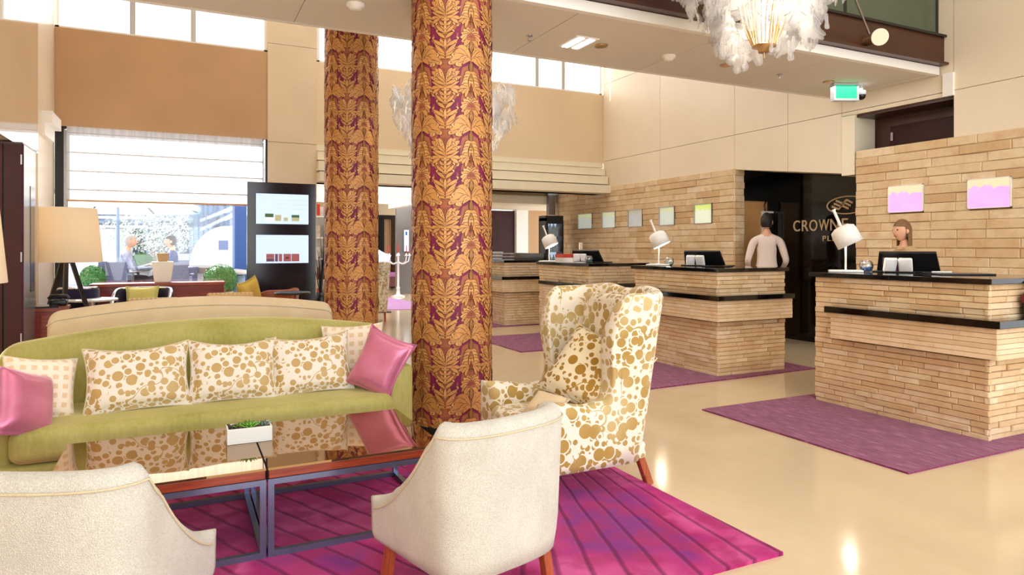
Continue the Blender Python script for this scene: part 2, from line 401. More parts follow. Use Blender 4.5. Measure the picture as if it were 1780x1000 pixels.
# ------------------------------------------------------------------ mesh builder
class MB:
    def __init__(s): s.v = []; s.f = []; s.m = []; s.s = []; s.uv = {}
    def add(s, vs, fs, mi=0, smooth=False):
        o = len(s.v); s.v += [tuple(v) for v in vs]
        for f in fs: s.f.append(tuple(i + o for i in f)); s.m.append(mi); s.s.append(smooth)
        return s
    def box(s, x0, y0, z0, x1, y1, z1, mi=0):
        v = [(x0, y0, z0), (x1, y0, z0), (x1, y1, z0), (x0, y1, z0), (x0, y0, z1), (x1, y0, z1), (x1, y1, z1), (x0, y1, z1)]
        return s.add(v, [(3, 2, 1, 0), (4, 5, 6, 7), (0, 1, 5, 4), (1, 2, 6, 5), (2, 3, 7, 6), (3, 0, 4, 7)], mi)
    def bar(s, p0, p1, w, h=None, mi=0, up=(0, 0, 1)):
        p0, p1 = Vector(p0), Vector(p1); d = (p1 - p0).normalized(); h = h or w
        u = Vector(up)
        if abs(d.dot(u)) > .95: u = Vector((0, 1, 0))
        a = d.cross(u).normalized() * w / 2; b = a.cross(d).normalized() * h / 2
        v = [p0 - a - b, p0 + a - b, p0 + a + b, p0 - a + b, p1 - a - b, p1 + a - b, p1 + a + b, p1 - a + b]
        return s.add(v, [(3, 2, 1, 0), (4, 5, 6, 7), (0, 1, 5, 4), (1, 2, 6, 5), (2, 3, 7, 6), (3, 0, 4, 7)], mi)
    def cyl(s, p0, p1, r0, r1=None, n=16, mi=0, caps=True, smooth=True):
        p0, p1 = Vector(p0), Vector(p1); r1 = r0 if r1 is None else r1
        d = (p1 - p0).normalized(); u = Vector((0, 0, 1)) if abs(d.z) < .95 else Vector((1, 0, 0))
        a = d.cross(u).normalized(); b = d.cross(a).normalized()
        v = []
        for p, r in ((p0, r0), (p1, r1)):
            for i in range(n):
                t = 2 * PI * i / n; v.append(p + a * (r * math.cos(t)) + b * (r * math.sin(t)))
        s.add(v, [(i, (i + 1) % n, n + (i + 1) % n, n + i) for i in range(n)], mi, smooth)
        if caps:
            s.add(v[:n], [tuple(range(n - 1, -1, -1))], mi); s.add(v[n:], [tuple(range(n))], mi)
        return s
    def tube(s, pts, r, n=8, mi=0, closed=False):
        pts = [Vector(p) for p in pts]; N = len(pts); rs = r if isinstance(r, (list, tuple)) else [r] * N
        rings = []; ref = None
        for i, p in enumerate(pts):
            if closed: d = (pts[(i + 1) % N] - pts[i - 1]).normalized()
            else: d = (pts[min(i + 1, N - 1)] - pts[max(i - 1, 0)]).normalized()
            if ref is None:
                ref = Vector((0, 0, 1)) if abs(d.z) < .9 else Vector((1, 0, 0))
            a = (ref - d * ref.dot(d)).normalized(); ref = a; b = d.cross(a)
            rings.append([p + a * (rs[i] * math.cos(2 * PI * k / n)) + b * (rs[i] * math.sin(2 * PI * k / n)) for k in range(n)])
        v = [q for R in rings for q in R]; f = []
        for i in range(N if closed else N - 1):
            j = (i + 1) % N
            for k in range(n): f.append((i * n + k, i * n + (k + 1) % n, j * n + (k + 1) % n, j * n + k))
        s.add(v, f, mi, True)
        if not closed:
            s.add(rings[0], [tuple(range(n - 1, -1, -1))], mi); s.add(rings[-1], [tuple(range(n))], mi)
        return s
    def lathe(s, prof, c=(0, 0, 0), n=24, mi=0, smooth=True, caps=True):
        v = []; c = Vector(c)
        for r, z in prof:
            for i in range(n):
                t = 2 * PI * i / n; v.append(c + Vector((r * math.cos(t), r * math.sin(t), z)))
        f = []
        for k in range(len(prof) - 1):
            for i in range(n): f.append((k * n + i, k * n + (i + 1) % n, (k + 1) * n + (i + 1) % n, (k + 1) * n + i))
        s.add(v, f, mi, smooth)
        if caps:
            if prof[0][0] > 1e-4: s.add(v[:n], [tuple(range(n - 1, -1, -1))], mi)
            if prof[-1][0] > 1e-4: s.add(v[-n:], [tuple(range(n))], mi)
        return s
    def grid(s, fn, nu, nv, mi=0, smooth=True, cu=False, cv=False):
        v = [fn(i / (nu if cu else nu - 1), j / (nv if cv else nv - 1)) for i in range(nu) for j in range(nv)]
        f = []
        for i in range(nu if cu else nu - 1):
            for j in range(nv if cv else nv - 1):
                i2, j2 = (i + 1) % nu, (j + 1) % nv
                f.append((i * nv + j, i2 * nv + j, i2 * nv + j2, i * nv + j2))
        return s.add(v, f, mi, smooth)
    def prism(s, poly, fn, t0, t1, mi=0):
        n = len(poly); v = [fn(p[0], p[1], t0) for p in poly] + [fn(p[0], p[1], t1) for p in poly]
        s.add(v, [tuple(range(n - 1, -1, -1)), tuple(range(n, 2 * n))] + [(i, (i + 1) % n, n + (i + 1) % n, n + i) for i in range(n)], mi)
        return s
    def ball(s, c, r, n=12, m=8, mi=0, sc=(1, 1, 1)):
        prof = [(max(1e-5, math.sin(PI * k / m)), -math.cos(PI * k / m)) for k in range(m + 1)]
        v = []; c = Vector(c)
        for rr, z in prof:
            for i in range(n):
                t = 2 * PI * i / n; v.append(c + Vector((r * sc[0] * rr * math.cos(t), r * sc[1] * rr * math.sin(t), r * sc[2] * z)))
        f = [(k * n + i, k * n + (i + 1) % n, (k + 1) * n + (i + 1) % n, (k + 1) * n + i) for k in range(m) for i in range(n)]
        return s.add(v, f, mi, True)
    def rbox(s, x0, y0, z0, x1, y1, z1, r=.03, seg=3, mi=0):
        bm = bmesh.new(); bmesh.ops.create_cube(bm, size=1)
        for v in bm.verts:
            v.co = Vector((x0 + (v.co.x + .5) * (x1 - x0), y0 + (v.co.y + .5) * (y1 - y0), z0 + (v.co.z + .5) * (z1 - z0)))
        r = min(r, .49 * min(x1 - x0, y1 - y0, z1 - z0))
        bmesh.ops.bevel(bm, geom=list(bm.edges), offset=r, segments=seg, profile=.5, affect='EDGES')
        bm.verts.index_update()
        s.add([v.co.copy() for v in bm.verts], [[v.index for v in f.verts] for f in bm.faces], mi, True)
        bm.free(); return s
    def xform(s, mat):
        s.v = [tuple(mat @ Vector(v)) for v in s.v]; return s
    def mesh(s, name, mats):
        me = bpy.data.meshes.new(name); me.from_pydata(s.v, [], s.f)
        for m in (mats if isinstance(mats, (list, tuple)) else [mats]): me.materials.append(m)
        me.polygons.foreach_set('material_index', s.m); me.polygons.foreach_set('use_smooth', s.s)
        me.update(); return me
    def build(s, name, mats, parent=None, bevel=0, seg=2, sub=0, loc=None, rot=None):
        o = bpy.data.objects.new(name, s.mesh(name, mats)); col.objects.link(o)
        if parent: o.parent = parent
        if loc is not None: o.location = loc
        if rot is not None: o.rotation_euler = rot
        if bevel:
            b = o.modifiers.new('bevel', 'BEVEL'); b.width = bevel; b.segments = seg; b.limit_method = 'ANGLE'; b.angle_limit = .6
        if sub:
            q = o.modifiers.new('sub', 'SUBSURF'); q.levels = sub; q.render_levels = sub
        return o

def tag(o, label=None, cat=None, group=None, kind=None):
    if label: o['label'] = label
    if cat: o['category'] = cat
    if group: o['group'] = group
    if kind: o['kind'] = kind
    return o
def thing(name, label, cat, loc=(0, 0, 0), rz=0.0, group=None):
    o = bpy.data.objects.new(name, None); col.objects.link(o); o.empty_display_size = .1
    o.location = loc; o.rotation_euler = (0, 0, rz); return tag(o, label, cat, group)
def struct(name, mb, m, parent=None, label=None, cat=None, **kw):
    o = mb.build(name, m, parent, **kw)
    if parent is None: tag(o, label, cat or name.split('_')[0], kind='structure')
    return o
def copy_tree(o, parent=None):
    c = o.copy(); col.objects.link(c)
    if parent is not None: c.parent = parent
    for ch in list(o.children): copy_tree(ch, c)
    return c
def dup(o, loc, rz=None, label=None, group=None):
    c = copy_tree(o); c.location = loc
    if rz is not None: c.rotation_euler = (0, 0, rz)
    if label: c['label'] = label
    if group: c['group'] = group
    return c

# ------------------------------------------------------------------ the setting
XR, YW, ZS = 7.5, 11.27, 3.28          # reception wall plane, window wall plane, bridge slab underside
struct('floor', MB().box(-3.2, -5, -.2, 8.6, 24.5, 0), M['floor'], label='polished cream stone floor of the hotel lobby')
struct('wall_left_near', MB().box(-3.2, -5, 0, -3.0, 7.0, 6.5).box(-3.0, 7.0, 0, -1.9, 7.2, 6.5), M['cream'], label='cream side wall of the lobby beside the camera, out of the frame')
struct('ceiling', MB().box(-3.2, -5, 6.5, 8.6, YW + .3, 6.7), M['ceil'], label='high white lobby ceiling above the bridge slab')

# bridge slab over the lobby: boards underneath, white fascia, brown balcony front, green glass
slab = struct('ceiling_bridge', MB().box(-1.4, 4.66, ZS + .012, XR, 5.99, ZS + .30).box(-1.4, 4.64, ZS, XR, 4.70, ZS + .09).box(-1.4, 5.94, ZS, XR, 6.0, ZS + .31), M['white'],
              label='white slab of the bridge that crosses the lobby')
px = -1.4; k = 0
widths = [2.26, 1.02, 1.02, 1.5, 1.5, 1.45, .15]
for w in widths:
    if px >= XR - .02: break
    x1 = min(px + w, XR)
    MB().box(px + .004, 4.705, ZS, x1 - .004, 5.935, ZS + .012).build('panel', M['ceil'], slab); px = x1
bal = struct('wall_balcony', MB().box(-1.4, 4.60, 3.40, 7.62, 4.72, 3.68), M['darkbrown'], label='dark brown band along the front of the bridge')
MB().box(-1.4, 4.55, 3.375, 7.66, 4.74, 3.40).build('lower_ledge', M['darkbrown'], bal)
MB().box(-1.4, 4.57, 3.68, 7.64, 4.74, 3.705).build('upper_ledge', M['black'], bal)
MB().box(-1.4, 4.70, 3.37, XR, 5.9, 3.40).build('deck', M['darkbrown'], bal)
for i, (a, b) in enumerate([(-1.4, .9), (.94, 3.2), (3.24, 5.98), (6.02, 7.46)]):
    w = struct('window_%d' % (i + 3), MB().box(a, 4.655, 3.72, b, 4.675, 5.6), M['greenglass'], label='grey-green glass panel above the brown bridge band, ' + ['far left bay', 'bay above the columns', 'bay behind the chandelier', 'bay at the right end'][i])
    MB().box(b, 4.65, 3.705, b + .04, 4.69, 5.6).build('mullion', M['black'], w)

# reception wall: large cream panels with recessed joints
wr = struct('wall_right', MB().box(XR + .06, -2, 2.5, XR + .3, 4.5, 6.5).box(XR + .06, 4.5, 3.04, XR + .3, 5.88, 6.5).box(XR + .06, 5.88, 2.62, XR + .3, YW, 6.5), M['joint'], label='tall cream panelled wall behind reception')
def wall_panel(poly):
    MB().prism(poly, lambda a, b, t: (XR + .02 + t, a, b), 0, .045).build('panel', M['cream'], wr)
G_ = .003
ys = [-2.0, .9, 3.0, 4.5]
for a, b in zip(ys[:-1], ys[1:]):
    for c, d in ((2.4, 3.085), (3.085, 4.6), (4.6, 6.5)): wall_panel([(a + G_, c + G_), (b - G_, c + G_), (b - G_, d - G_), (a + G_, d - G_)])
for c, d in ((3.085, 4.6), (4.6, 6.5)): wall_panel([(4.5 + G_, c + G_), (5.88 - G_, c + G_), (5.88 - G_, d - G_), (4.5 + G_, d - G_)])
wall_panel([(4.5 + G_, 3.035), (5.88 - G_, 3.035), (5.88 - G_, 3.081), (4.5 + G_, 3.081)])
zb = lambda y: 2.321 + (y - 5.88) / (7.72 - 5.88) * .24
for a, b in ((5.88, 6.73), (6.73, 7.73)):
    wall_panel([(a + G_, zb(a)), (b - G_, zb(b)), (b - G_, 3.081), (a + G_, 3.081)])
    for c, d in ((3.085, 4.6), (4.6, 6.5)): wall_panel([(a + G_, c + G_), (b - G_, c + G_), (b - G_, d - G_), (a + G_, d - G_)])
for a, b in ((7.73, 9.5), (9.5, YW)):
    for c, d in ((2.4, 3.085), (3.085, 4.6), (4.6, 6.5)): wall_panel([(a + G_, c + G_), (b - G_, c + G_), (b - G_, d - G_), (a + G_, d - G_)])
# soffit under the sloping bulkhead, jamb beside the upper door
struct('trim_1', MB().prism([(5.88, zb(5.88)), (7.73, zb(7.73)), (7.73, zb(7.73) + .06), (5.88, zb(5.88) + .06)], lambda a, b, t: (XR + .06 + t, a, b), 0, .76)
       .box(XR + .02, 5.70, 2.29, XR + .4, 5.885, 3.04), M['offwhite'], label='cream jamb and sloping soffit beside the logo recess')
struct('trim_2', MB().box(XR - .012, 4.49, 3.03, XR + .02, 4.60, 3.28), M['white'], label='short white trim where the bridge slab meets the wall')
# dark door recess above the right stone wall
struct('wall_recess', MB().box(XR + .42, 4.4, 0, XR + .5, 5.72, 3.2).box(XR + .06, 4.44, 0, XR + .42, 4.5, 3.04).box(XR + .06, 4.5, 3.0, XR + .42, 5.7, 3.036), M['darkbrown'], label='dark brown recess above the right stone wall')
d1 = struct('door_1', MB().box(XR + .385, 4.62, 0, XR + .42, 5.48, 2.88), M['doorbrown'], label='dark red-brown door seen above the right stone wall')
MB().box(XR + .37, 5.44, 2.70, XR + .384, 5.47, 2.80).build('hinge', M['steel'], d1)
MB().box(XR + .38, 5.48, 0, XR + .42, 5.60, 2.95).box(XR + .38, 4.51, 0, XR + .42, 4.62, 2.95).box(XR + .38, 4.62, 2.88, XR + .42, 5.48, 2.95).build('door_frame', M['darkbrown'], d1)

# black glossy logo recess between the two stone walls
lp = struct('wall_logo', MB().box(8.32, 4.6, 0, 8.42, 7.75, 3.1), M['logopanel'], label='glossy black panel wall carrying the hotel logo')
MB().box(8.30, 4.6, 0, 8.32, 7.72, .05).build('plinth', M['black'], lp)
sw = struct('wall_recess_side', MB().box(XR + .16, 7.73, 2.10, 8.42, 7.83, 3.1).box(8.22, 7.73, 0, 8.42, 7.83, 2.10), M['black'], label='black end wall of the logo recess')
d2 = struct('door_2', MB().box(XR + .1, 7.76, 0, 8.22, 7.80, 2.10), M['tan'], label='tan flush door at the end of the logo recess')
MB().box(8.18, 7.735, 1.0, 8.20, 7.76, 1.15).build('door_handle', M['steel'], d2)

# letters and emblem of the logo, standing proud of the black panel
def text_mesh(name, body, size, m, ext=.006, spacing=1.0):
    cu = bpy.data.curves.new(name, 'FONT'); cu.body = body; cu.size = size; cu.extrude = ext; cu.space_character = spacing
    o = bpy.data.objects.new(name, cu); col.objects.link(o)
    dg = bpy.context.evaluated_depsgraph_get(); me = bpy.data.meshes.new_from_object(o.evaluated_get(dg))
    col.objects.unlink(o); bpy.data.objects.remove(o); me.materials.clear(); me.materials.append(m)
    return me
logo = thing('hotel_logo', 'pale raised hotel emblem and lettering on the black panel', 'sign', (8.315, 6.9, 0))
def put_letter(ch, xl, yb, caph, ypix_h, mat, wpx):
    a = onx(xl, yb, 8.312); b = onx(xl + wpx, yb, 8.312); t = onx(xl, yb - ypix_h, 8.312)
    me = text_mesh('letter', ch, 1.0, mat, .008)
    xs = [v.co.x for v in me.vertices]; ysv = [v.co.y for v in me.vertices]
    W = max(xs) - min(xs); Hh = max(ysv) - min(ysv); x0 = min(xs); y0 = min(ysv)
    sx = abs(a.y - b.y) / max(W, 1e-4); sz = (t.z - a.z) / max(Hh, 1e-4)
    for v in me.vertices:
        v.co = Vector((-(.004 + v.co.z), a.y - (v.co.x - x0) * sx - 6.9, a.z + (v.co.y - y0) * sz))
    me.update(); o = bpy.data.objects.new('letter', me); col.objects.link(o); o.parent = logo
M['letter'] = pm('pale_gilt_letter', S(226, 200, 160), .35, .02, 4)
for ch, xl, w in (('C', 1379.6, 11), ('R', 1394.5, 11), ('O', 1407.6, 13.6), ('W', 1424, 17.5), ('N', 1444, 14), ('E', 1464, 10.4)):
    put_letter(ch, xl, 402.6 - (xl - 1380) * .026, 0, 18.8 + (xl - 1380) * .02, M['letter'], w)
for ch, xl, w in (('P', 1430.5, 5.5), ('L', 1439, 5), ('A', 1447, 6), ('Z', 1456, 5.5), ('A', 1464, 6), ('J', 1480.5, 4.5)):
    put_letter(ch, xl, 419.2 - (xl - 1430) * .012, 0, 9, M['letter'], w)
oc = onx(1472.5, 356.5, 8.31); rl = abs(onx(1438, 358, 8.31).y - oc.y); rh = abs(onx(1472, 341.5, 8.31).z - oc.z)
MB().grid(lambda u, v: (-.006 - .005 * math.sin(2 * PI * v), oc.y - 6.9 + math.cos(2 * PI * u) * (rl * (1 + .045 * math.cos(2 * PI * v))), oc.z + math.sin(2 * PI * u) * (rh * (1 + .07 * math.cos(2 * PI * v)))), 48, 8, cu=True, cv=True).build('emblem_ring', M['letter'], logo)
for k in range(3):
    c0 = onx(1467.5 + 0.4 * (1 - k), 351.6 + k * 4.8 - .5, 8.31); hw = abs(onx(1453, 356, 8.31).y - onx(1482.5, 356, 8.31).y) / 2
    top = []; bot = []
    kn = [(-1, .020), (-.15, -.018), (.25, .022), (1, -.016)]
    for i in range(25):
        u = -1 + i / 12
        for (ua, za), (ub, zb2) in zip(kn[:-1], kn[1:]):
            if ua <= u <= ub + 1e-6: f_ = .5 - .5 * math.cos(PI * (u - ua) / (ub - ua)); z = c0.z + za + (zb2 - za) * f_
        y_ = c0.y - 6.9 - u * hw + .03 * k
        top.append((y_, z + .015)); bot.append((y_, z - .015))
    MB().prism(top + bot[::-1], lambda a, b, t: (-t, a, b), .002, .012).build('emblem_wave', M['letter'], logo)

# ------------------------------------------------------------------ bricks
def brick_mesh(name, m, c=(.018, .08)):
    cx_, cz_ = c
    v = [(0, 0, 0), (1, 0, 0), (1, 0, 1), (0, 0, 1), (0, .8, 0), (1, .8, 0), (1, .8, 1), (0, .8, 1), (cx_, 1, cz_), (1 - cx_, 1, cz_), (1 - cx_, 1, 1 - cz_), (cx_, 1, 1 - cz_)]
    f = [(0, 4, 5, 1), (1, 5, 6, 2), (2, 6, 7, 3), (3, 7, 4, 0), (4, 8, 9, 5), (5, 9, 10, 6), (6, 10, 11, 7), (7, 11, 8, 4), (8, 11, 10, 9)]
    return MB().add(v, f).mesh(name, m)
BR = brick_mesh('brick', M['stone']); PL = brick_mesh('plank', M['plank'], (.006, .04))
def field(L, z0, z1, rows, lens, skips, r):
    out = []; h = (z1 - z0) / rows
    for i in range(rows):
        za, zb_ = z0 + i * h, z0 + (i + 1) * h
        iv = [(0.0, L)]
        for (a, b, c, d) in skips:
            if min(zb_, d) - max(za, c) > .25 * h:
                nv = []
                for p, q in iv:
                    if b <= p or a >= q: nv.append((p, q))
                    else:
                        if a > p + .02: nv.append((p, a))
                        if b < q - .02: nv.append((b, q))
                iv = nv
        for p, q in iv:
            x = p; first = True
            while x < q - 1e-6:
                l = r.uniform(*lens) * (r.uniform(.35, 1) if first else 1); first = False
                if q - (x + l) < lens[0] * .5: l = q - x
                out.append((x, za, l, h)); x += l
    return out
def lay(parent, O, U, N, L, z0, z1, rows, lens, skips=(), mesh=BR, name='brick', depth=(.022, .036), seed=1, j=.003, stuff=False):
    r = random.Random(seed); O, U, N = Vector(O), Vector(U), Vector(N); rz = math.atan2(U.y, U.x)
    items = field(L, z0, z1, rows, lens, skips, r); mb = MB(); n = 0
    for x, z, l, h in items:
        d = r.uniform(*depth); p = O + U * (x + j / 2) + Vector((0, 0, z + j / 2))
        if stuff:
            sv = [(q.co.x * (l - j), q.co.y * d, q.co.z * (h - j)) for q in mesh.vertices]
            c, s_ = math.cos(rz), math.sin(rz)
            mb.add([(p.x + a * c - b * s_, p.y + a * s_ + b * c, p.z + e) for a, b, e in sv], [tuple(f.vertices) for f in mesh.polygons])
        else:
            o = bpy.data.objects.new(name, mesh); col.objects.link(o); o.parent = parent
            o.location = p; o.rotation_euler = (0, 0, rz); o.scale = (l - j, d, h - j)
        n += 1
    if stuff: tag(mb.build(name, mesh.materials[0], parent), kind='stuff')
    return n

STZ = 2.575
def stone_wall(name, y0, y1, label, skips, seed):
    w = struct(name, MB().box(XR + .03, y0, 0, XR + .19, y1, STZ - .01), M['mortar'], label=label)
    lay(w, (XR + .03, y0, 0), (0, 1, 0), (-1, 0, 0), y1 - y0, .875, STZ, 17, (.26, .62), [(a - y0, b - y0, c, d) for a, b, c, d in skips], seed=seed, depth=(.024, .042))
    MB().box(XR + .004, y0, 0, XR + .03, y1, .875).build('lower_facing', M['plank'], w)
    return w
lit = []
for px_, py_, qx, qy in ((1005, 372, 1030, 398), (1047, 369, 1070, 396), (1092, 365, 1117, 393), (1146, 360, 1173, 390), (1207, 355, 1238, 387)):
    a, b = onx(px_, py_, XR), onx(qx, qy, XR); lit.append((b.y, a.y, 1.765, 2.085))
lit2 = []
for px_, py_, qx, qy in ((1545, 325, 1606, 366), (1683, 312, 1759, 360)):
    a, b = onx(px_, py_, XR), onx(qx, qy, XR); lit2.append((b.y, a.y, 1.79, 2.10))
wl = stone_wall('wall_stone_rear', 7.73, 13.2, 'split-face sandstone wall behind the second, third and fourth desks', lit, 3)
lay(wl, (XR + .19, 7.73, 0), (-1, 0, 0), (0, -1, 0), .19, .875, STZ, 17, (.19, .2), seed=5)
w2 = stone_wall('wall_stone_front', 2.0, 5.67, 'split-face sandstone wall behind the nearest desk', lit2, 4)
names = ['pale aqua lit glass square, farthest along the stone wall', 'pale aqua lit glass square, second from the far end of the wall', 'greyish lit glass square, middle one of the five behind the second desk lamp',
         'pale lit glass square, second from the black recess', 'brightest green lit glass square, next to the black recess']
for i, ((a, b, c, d), m) in enumerate(zip(lit, (M['paleglass'], M['paleglass'], M['greylit'], M['paleglass'], M['greenlit']))):
    t = thing('lit_glass_panel', names[i], 'light panel', (XR + .03, (a + b) / 2, c), group='small lit glass squares in the rear stone wall')
    w, h = (b - a) / 2, d - c
    MB().box(-.028, -w + .012, .012, -.014, w - .012, h - .012).build('glass', m, t)
    MB().box(-.045, w - .012, 0, 0, w, h).box(-.045, -w, 0, 0, -w + .012, h).box(-.045, -w, 0, 0, w, .012).box(-.045, -w, h - .012, 0, w, h).build('frame', M['steel'], t)
for i, (a, b, c, d) in enumerate(lit2):
    t = thing('lit_glass_panel', ['lilac lit glass square with a cream top, above the receptionist', 'lilac lit glass square with a cream top, near the right edge'][i], 'light panel', (XR + .03, (a + b) / 2, c), group='lilac lit glass squares in the front stone wall')
    w, h = (b - a) / 2, d - c
    MB().box(-.046, -w + .008, .008, -.02, w - .008, h - .008).build('glass', M['lilacglass'], t)
    MB().box(-.05, w - .008, 0, 0, w, h).box(-.05, -w, 0, 0, -w + .008, h).box(-.05, -w, 0, 0, w, .008).box(-.05, -w, h - .008, 0, w, h).build('frame', M['white'], t)

# ------------------------------------------------------------------ window wall (far), piers, clerestory
XL = -1.40
struct('wall_left', MB().box(XL - .2, 7.0, 2.37, XL, 8.98, 6.5).box(XL - .2, 8.36, 0, XL, 8.98, 2.37), M['polished'], label='polished cream stone wall at the far left')
wle = struct('wall_left_end', MB().box(-1.80, 8.98, 0, -1.57, YW, 6.5), M['cream'], label='matt cream return wall beside the big window')
MB().box(-1.62, 10.2, 2.95, -1.44, 10.9, 3.10).box(-1.62, 10.2, 2.80, -1.52, 10.9, 2.95).build('cornice_step', M['white'], wle)
ww = struct('wall_far_left', MB().box(-1.57, YW, 3.085, 1.235, YW + .07, 4.46), M['fabricwall'], label='tan fabric-covered wall band above the window blind')
struct('wall_far_left_low', MB().box(-1.57, YW, 0, 1.235, YW + .3, .28), M['pier'], label='low sill wall under the courtyard window')
struct('wall_far_left_top', MB().box(-1.57, YW, 5.7, 1.235, YW + .3, 6.5).box(1.985, YW, 5.7, 7.56, YW + .3, 6.5), M['ceil'], label='plain wall strip above the clerestory windows')
pr = struct('wall_pier', MB().box(1.24, YW + .02, 0, 1.98, YW + .4, 6.5), M['joint'], label='cream stone pier between window and rear hall')
for a, b in ((0, 1.5), (1.5, 3.05), (3.05, 4.6), (4.6, 6.5)):
    MB().box(1.235, YW - .02, a + .003, 1.985, YW + .03, b - .003).build('panel', M['pier'], pr)
    MB().box(1.955, YW + .03, a + .003, 1.985, YW + .4, b - .003).build('panel', M['pier'], pr)
struct('wall_far_right', MB().box(1.985, YW, 3.05, 7.56, YW + .3, 4.40), M['beigewall'], label='pale beige wall band above the stepped cornice')
co = struct('trim_cornice', MB().box(1.985, YW - .02, 2.96, 7.5, YW + .3, 3.05).box(1.985, YW + .02, 2.44, 7.5, YW + .3, 2.96), M['offwhite'], label='stepped cream cornice over the rear hall opening')
MB().box(1.985, YW - .10, 2.80, 7.5, YW + .3, 2.93).build('cornice_step', M['offwhite'], co)
MB().box(1.985, YW - .20, 2.62, 7.5, YW + .3, 2.77).build('cornice_step', M['offwhite'], co)
MB().box(1.985, YW - .30, 2.44, 7.5, YW + .3, 2.59).build('cornice_step', M['offwhite'], co)

def clerestory(name, x0, x1, z0, z1, mull, label):
    w = struct(name, MB().box(x0, YW + .02, z0, x1, YW + .09, z0 + .03).box(x0, YW + .02, z1 - .04, x1, YW + .09, z1).box(x0, YW + .02, z0, x0 + .05, YW + .09, z1).box(x1 - .05, YW + .02, z0, x1, YW + .09, z1), M['white'], label=label)
    e = [x0 + .05] + mull + [x1 - .05]
    for a, b in zip(e[:-1], e[1:]): MB().box(a + .02, YW + .05, z0 + .03, b - .02, YW + .06, z1 - .04).build('pane', M['frost'], w)
    for m in mull: MB().box(m - .035, YW + .02, z0 + .03, m + .035, YW + .08, z1 - .04).build('mullion', M['mullet'], w)
clerestory('window_1', -1.57, 1.235, 4.46, 5.7, [-.62, .18], 'bright frosted clerestory window above the tan wall band')
clerestory('window_2', 1.985, 7.5, 4.40, 5.7, [2.75, 4.6, 6.05, 6.62], 'bright frosted clerestory window above the beige wall band')

w8 = struct('window_7', MB().box(-1.57, YW + .02, .28, -1.46, YW + .16, 3.085).box(1.21, YW + .02, .28, 1.235, YW + .16, 3.085).box(-1.46, YW + .02, .28, 1.18, YW + .16, .34).box(-1.46, YW + .02, 3.05, 1.18, YW + .09, 3.085), M['blackmetal'], label='large courtyard window under the roman blind')
MB().box(-1.46, YW + .08, .34, -.62, YW + .09, 3.03).build('pane', M['glass'], w8); MB().box(-.62, YW + .08, .34, 1.18, YW + .09, 3.03).build('pane', M['glass'], w8)
MB().box(-1.46, YW - .0, .34, -1.41, YW + .05, 3.03).build('side_rail', M['steel'], w8); MB().box(1.14, YW - .0, .34, 1.18, YW + .05, 3.03).build('side_rail', M['steel'], w8)
# roman blind in folds
bl = thing('roman_blind', 'sheer white roman blind drawn half down over the courtyard window', 'blind', (-.13, YW - .04, 0))
zs = [3.08, 2.99, 2.72, 2.46, 2.20, 2.05]
for i in range(5):
    a, b = zs[i], zs[i + 1]
    MB().grid(lambda u, v, a=a, b=b: (-1.29 + 2.58 * u, .006 * math.sin(u * 150) * .4 - .02 * math.sin(PI * v) * (1 if i else .4), a + (b - a) * v), 60, 7).build('fold', M['blind'], bl)
for z in zs[1:]:
    MB().box(-1.29, -.012, z - (.006 if z > 2.06 else .02), 1.29, .006, z + .006).build('rod', M['tan'] if z < 2.06 else M['mullet'], bl)

# ------------------------------------------------------------------ rear hall beyond the opening
struct('ceiling_rear', MB().box(1.9, YW + .3, 2.95, 9.5, 24, 3.05), M['ceil'], label='lower white ceiling of the rear hall')
lc_ = thing('luminous_slat_ceiling', 'bright slatted luminous ceiling over the rear hall', 'ceiling light', (4.0, 15.8, 2.62))
MB().box(-1.7, -3.2, .28, 1.35, 3.2, .30).build('diffuser', M['coolpanel'], lc_)
for k in range(11): MB().box(-1.7, -3.1 + k * .6, 0, 1.35, -2.98 + k * .6, .2).build('slat', M['white'], lc_)
MB().box(1.35, -3.2, -.12, 1.55, 3.2, .3).build('edge_beam', M['white'], lc_)
struct('wall_hall_back', MB().box(1.2, 23.6, 0, 9.5, 23.8, 3), M['beigewall'], label='beige end wall of the rear hall')
struct('wall_hall_left', MB().box(1.9, YW + .4, 0, 2.0, 23.6, 3.0), M['white'], label='white side wall of the rear hall')
# door portal, gray panel seen between the columns
YP = 22.6
xa, xb, xc, xd = (ony(v, 431, YP).x for v in (655, 668, 682, 691))
zt = ony(670, 374, YP).z; zl = ony(670, 381, YP).z
pt = thing('door_portal', 'black framed doorway in the rear hall behind the candelabrum', 'doorway', (xb, YP, 0))
MB().box(xa - .3 - xb, 0, 0, 0, .2, zt).box(xc - xb, 0, 0, xd + .1 - xb, .2, zt).box(0, 0, zl, xc - xb, .2, zt).build('frame', M['black'], pt)
MB().box(0, .15, 0, xc - xb, .2, zl).build('leaf', M['fabricwall'], pt)
YG = 19.6
xa, xb = ony(689, 431, YG).x, ony(722, 431, YG).x
gw = struct('wall_hall_panel', MB().box(xa, YG, 0, xb + .6, YG + .12, 2.9), M['greypanel'], label='grey metal wall panel beside the candelabrum')
xc, xd = ony(702, 431, YG).x, ony(710, 431, YG).x; za, zc2 = ony(706, 437, YG).z, ony(706, 400, YG).z
sg = thing('notice_panel', 'small pale backlit notice on the grey hall panel', 'sign', ((xc + xd) / 2, YG - .01, za)); hw = (xd - xc) / 2
MB().box(-hw - .02, -.02, -.02, hw + .02, 0, zc2 - za + .02).build('frame', M['steel'], sg); MB().box(-hw, -.026, 0, hw, -.02, zc2 - za).build('sheet', M['screen'], sg)
MB().box(-hw * .5, -.028, (zc2 - za) * .75, hw * .3, -.026, (zc2 - za) * .92).build('print', M['bluepanel'], sg)

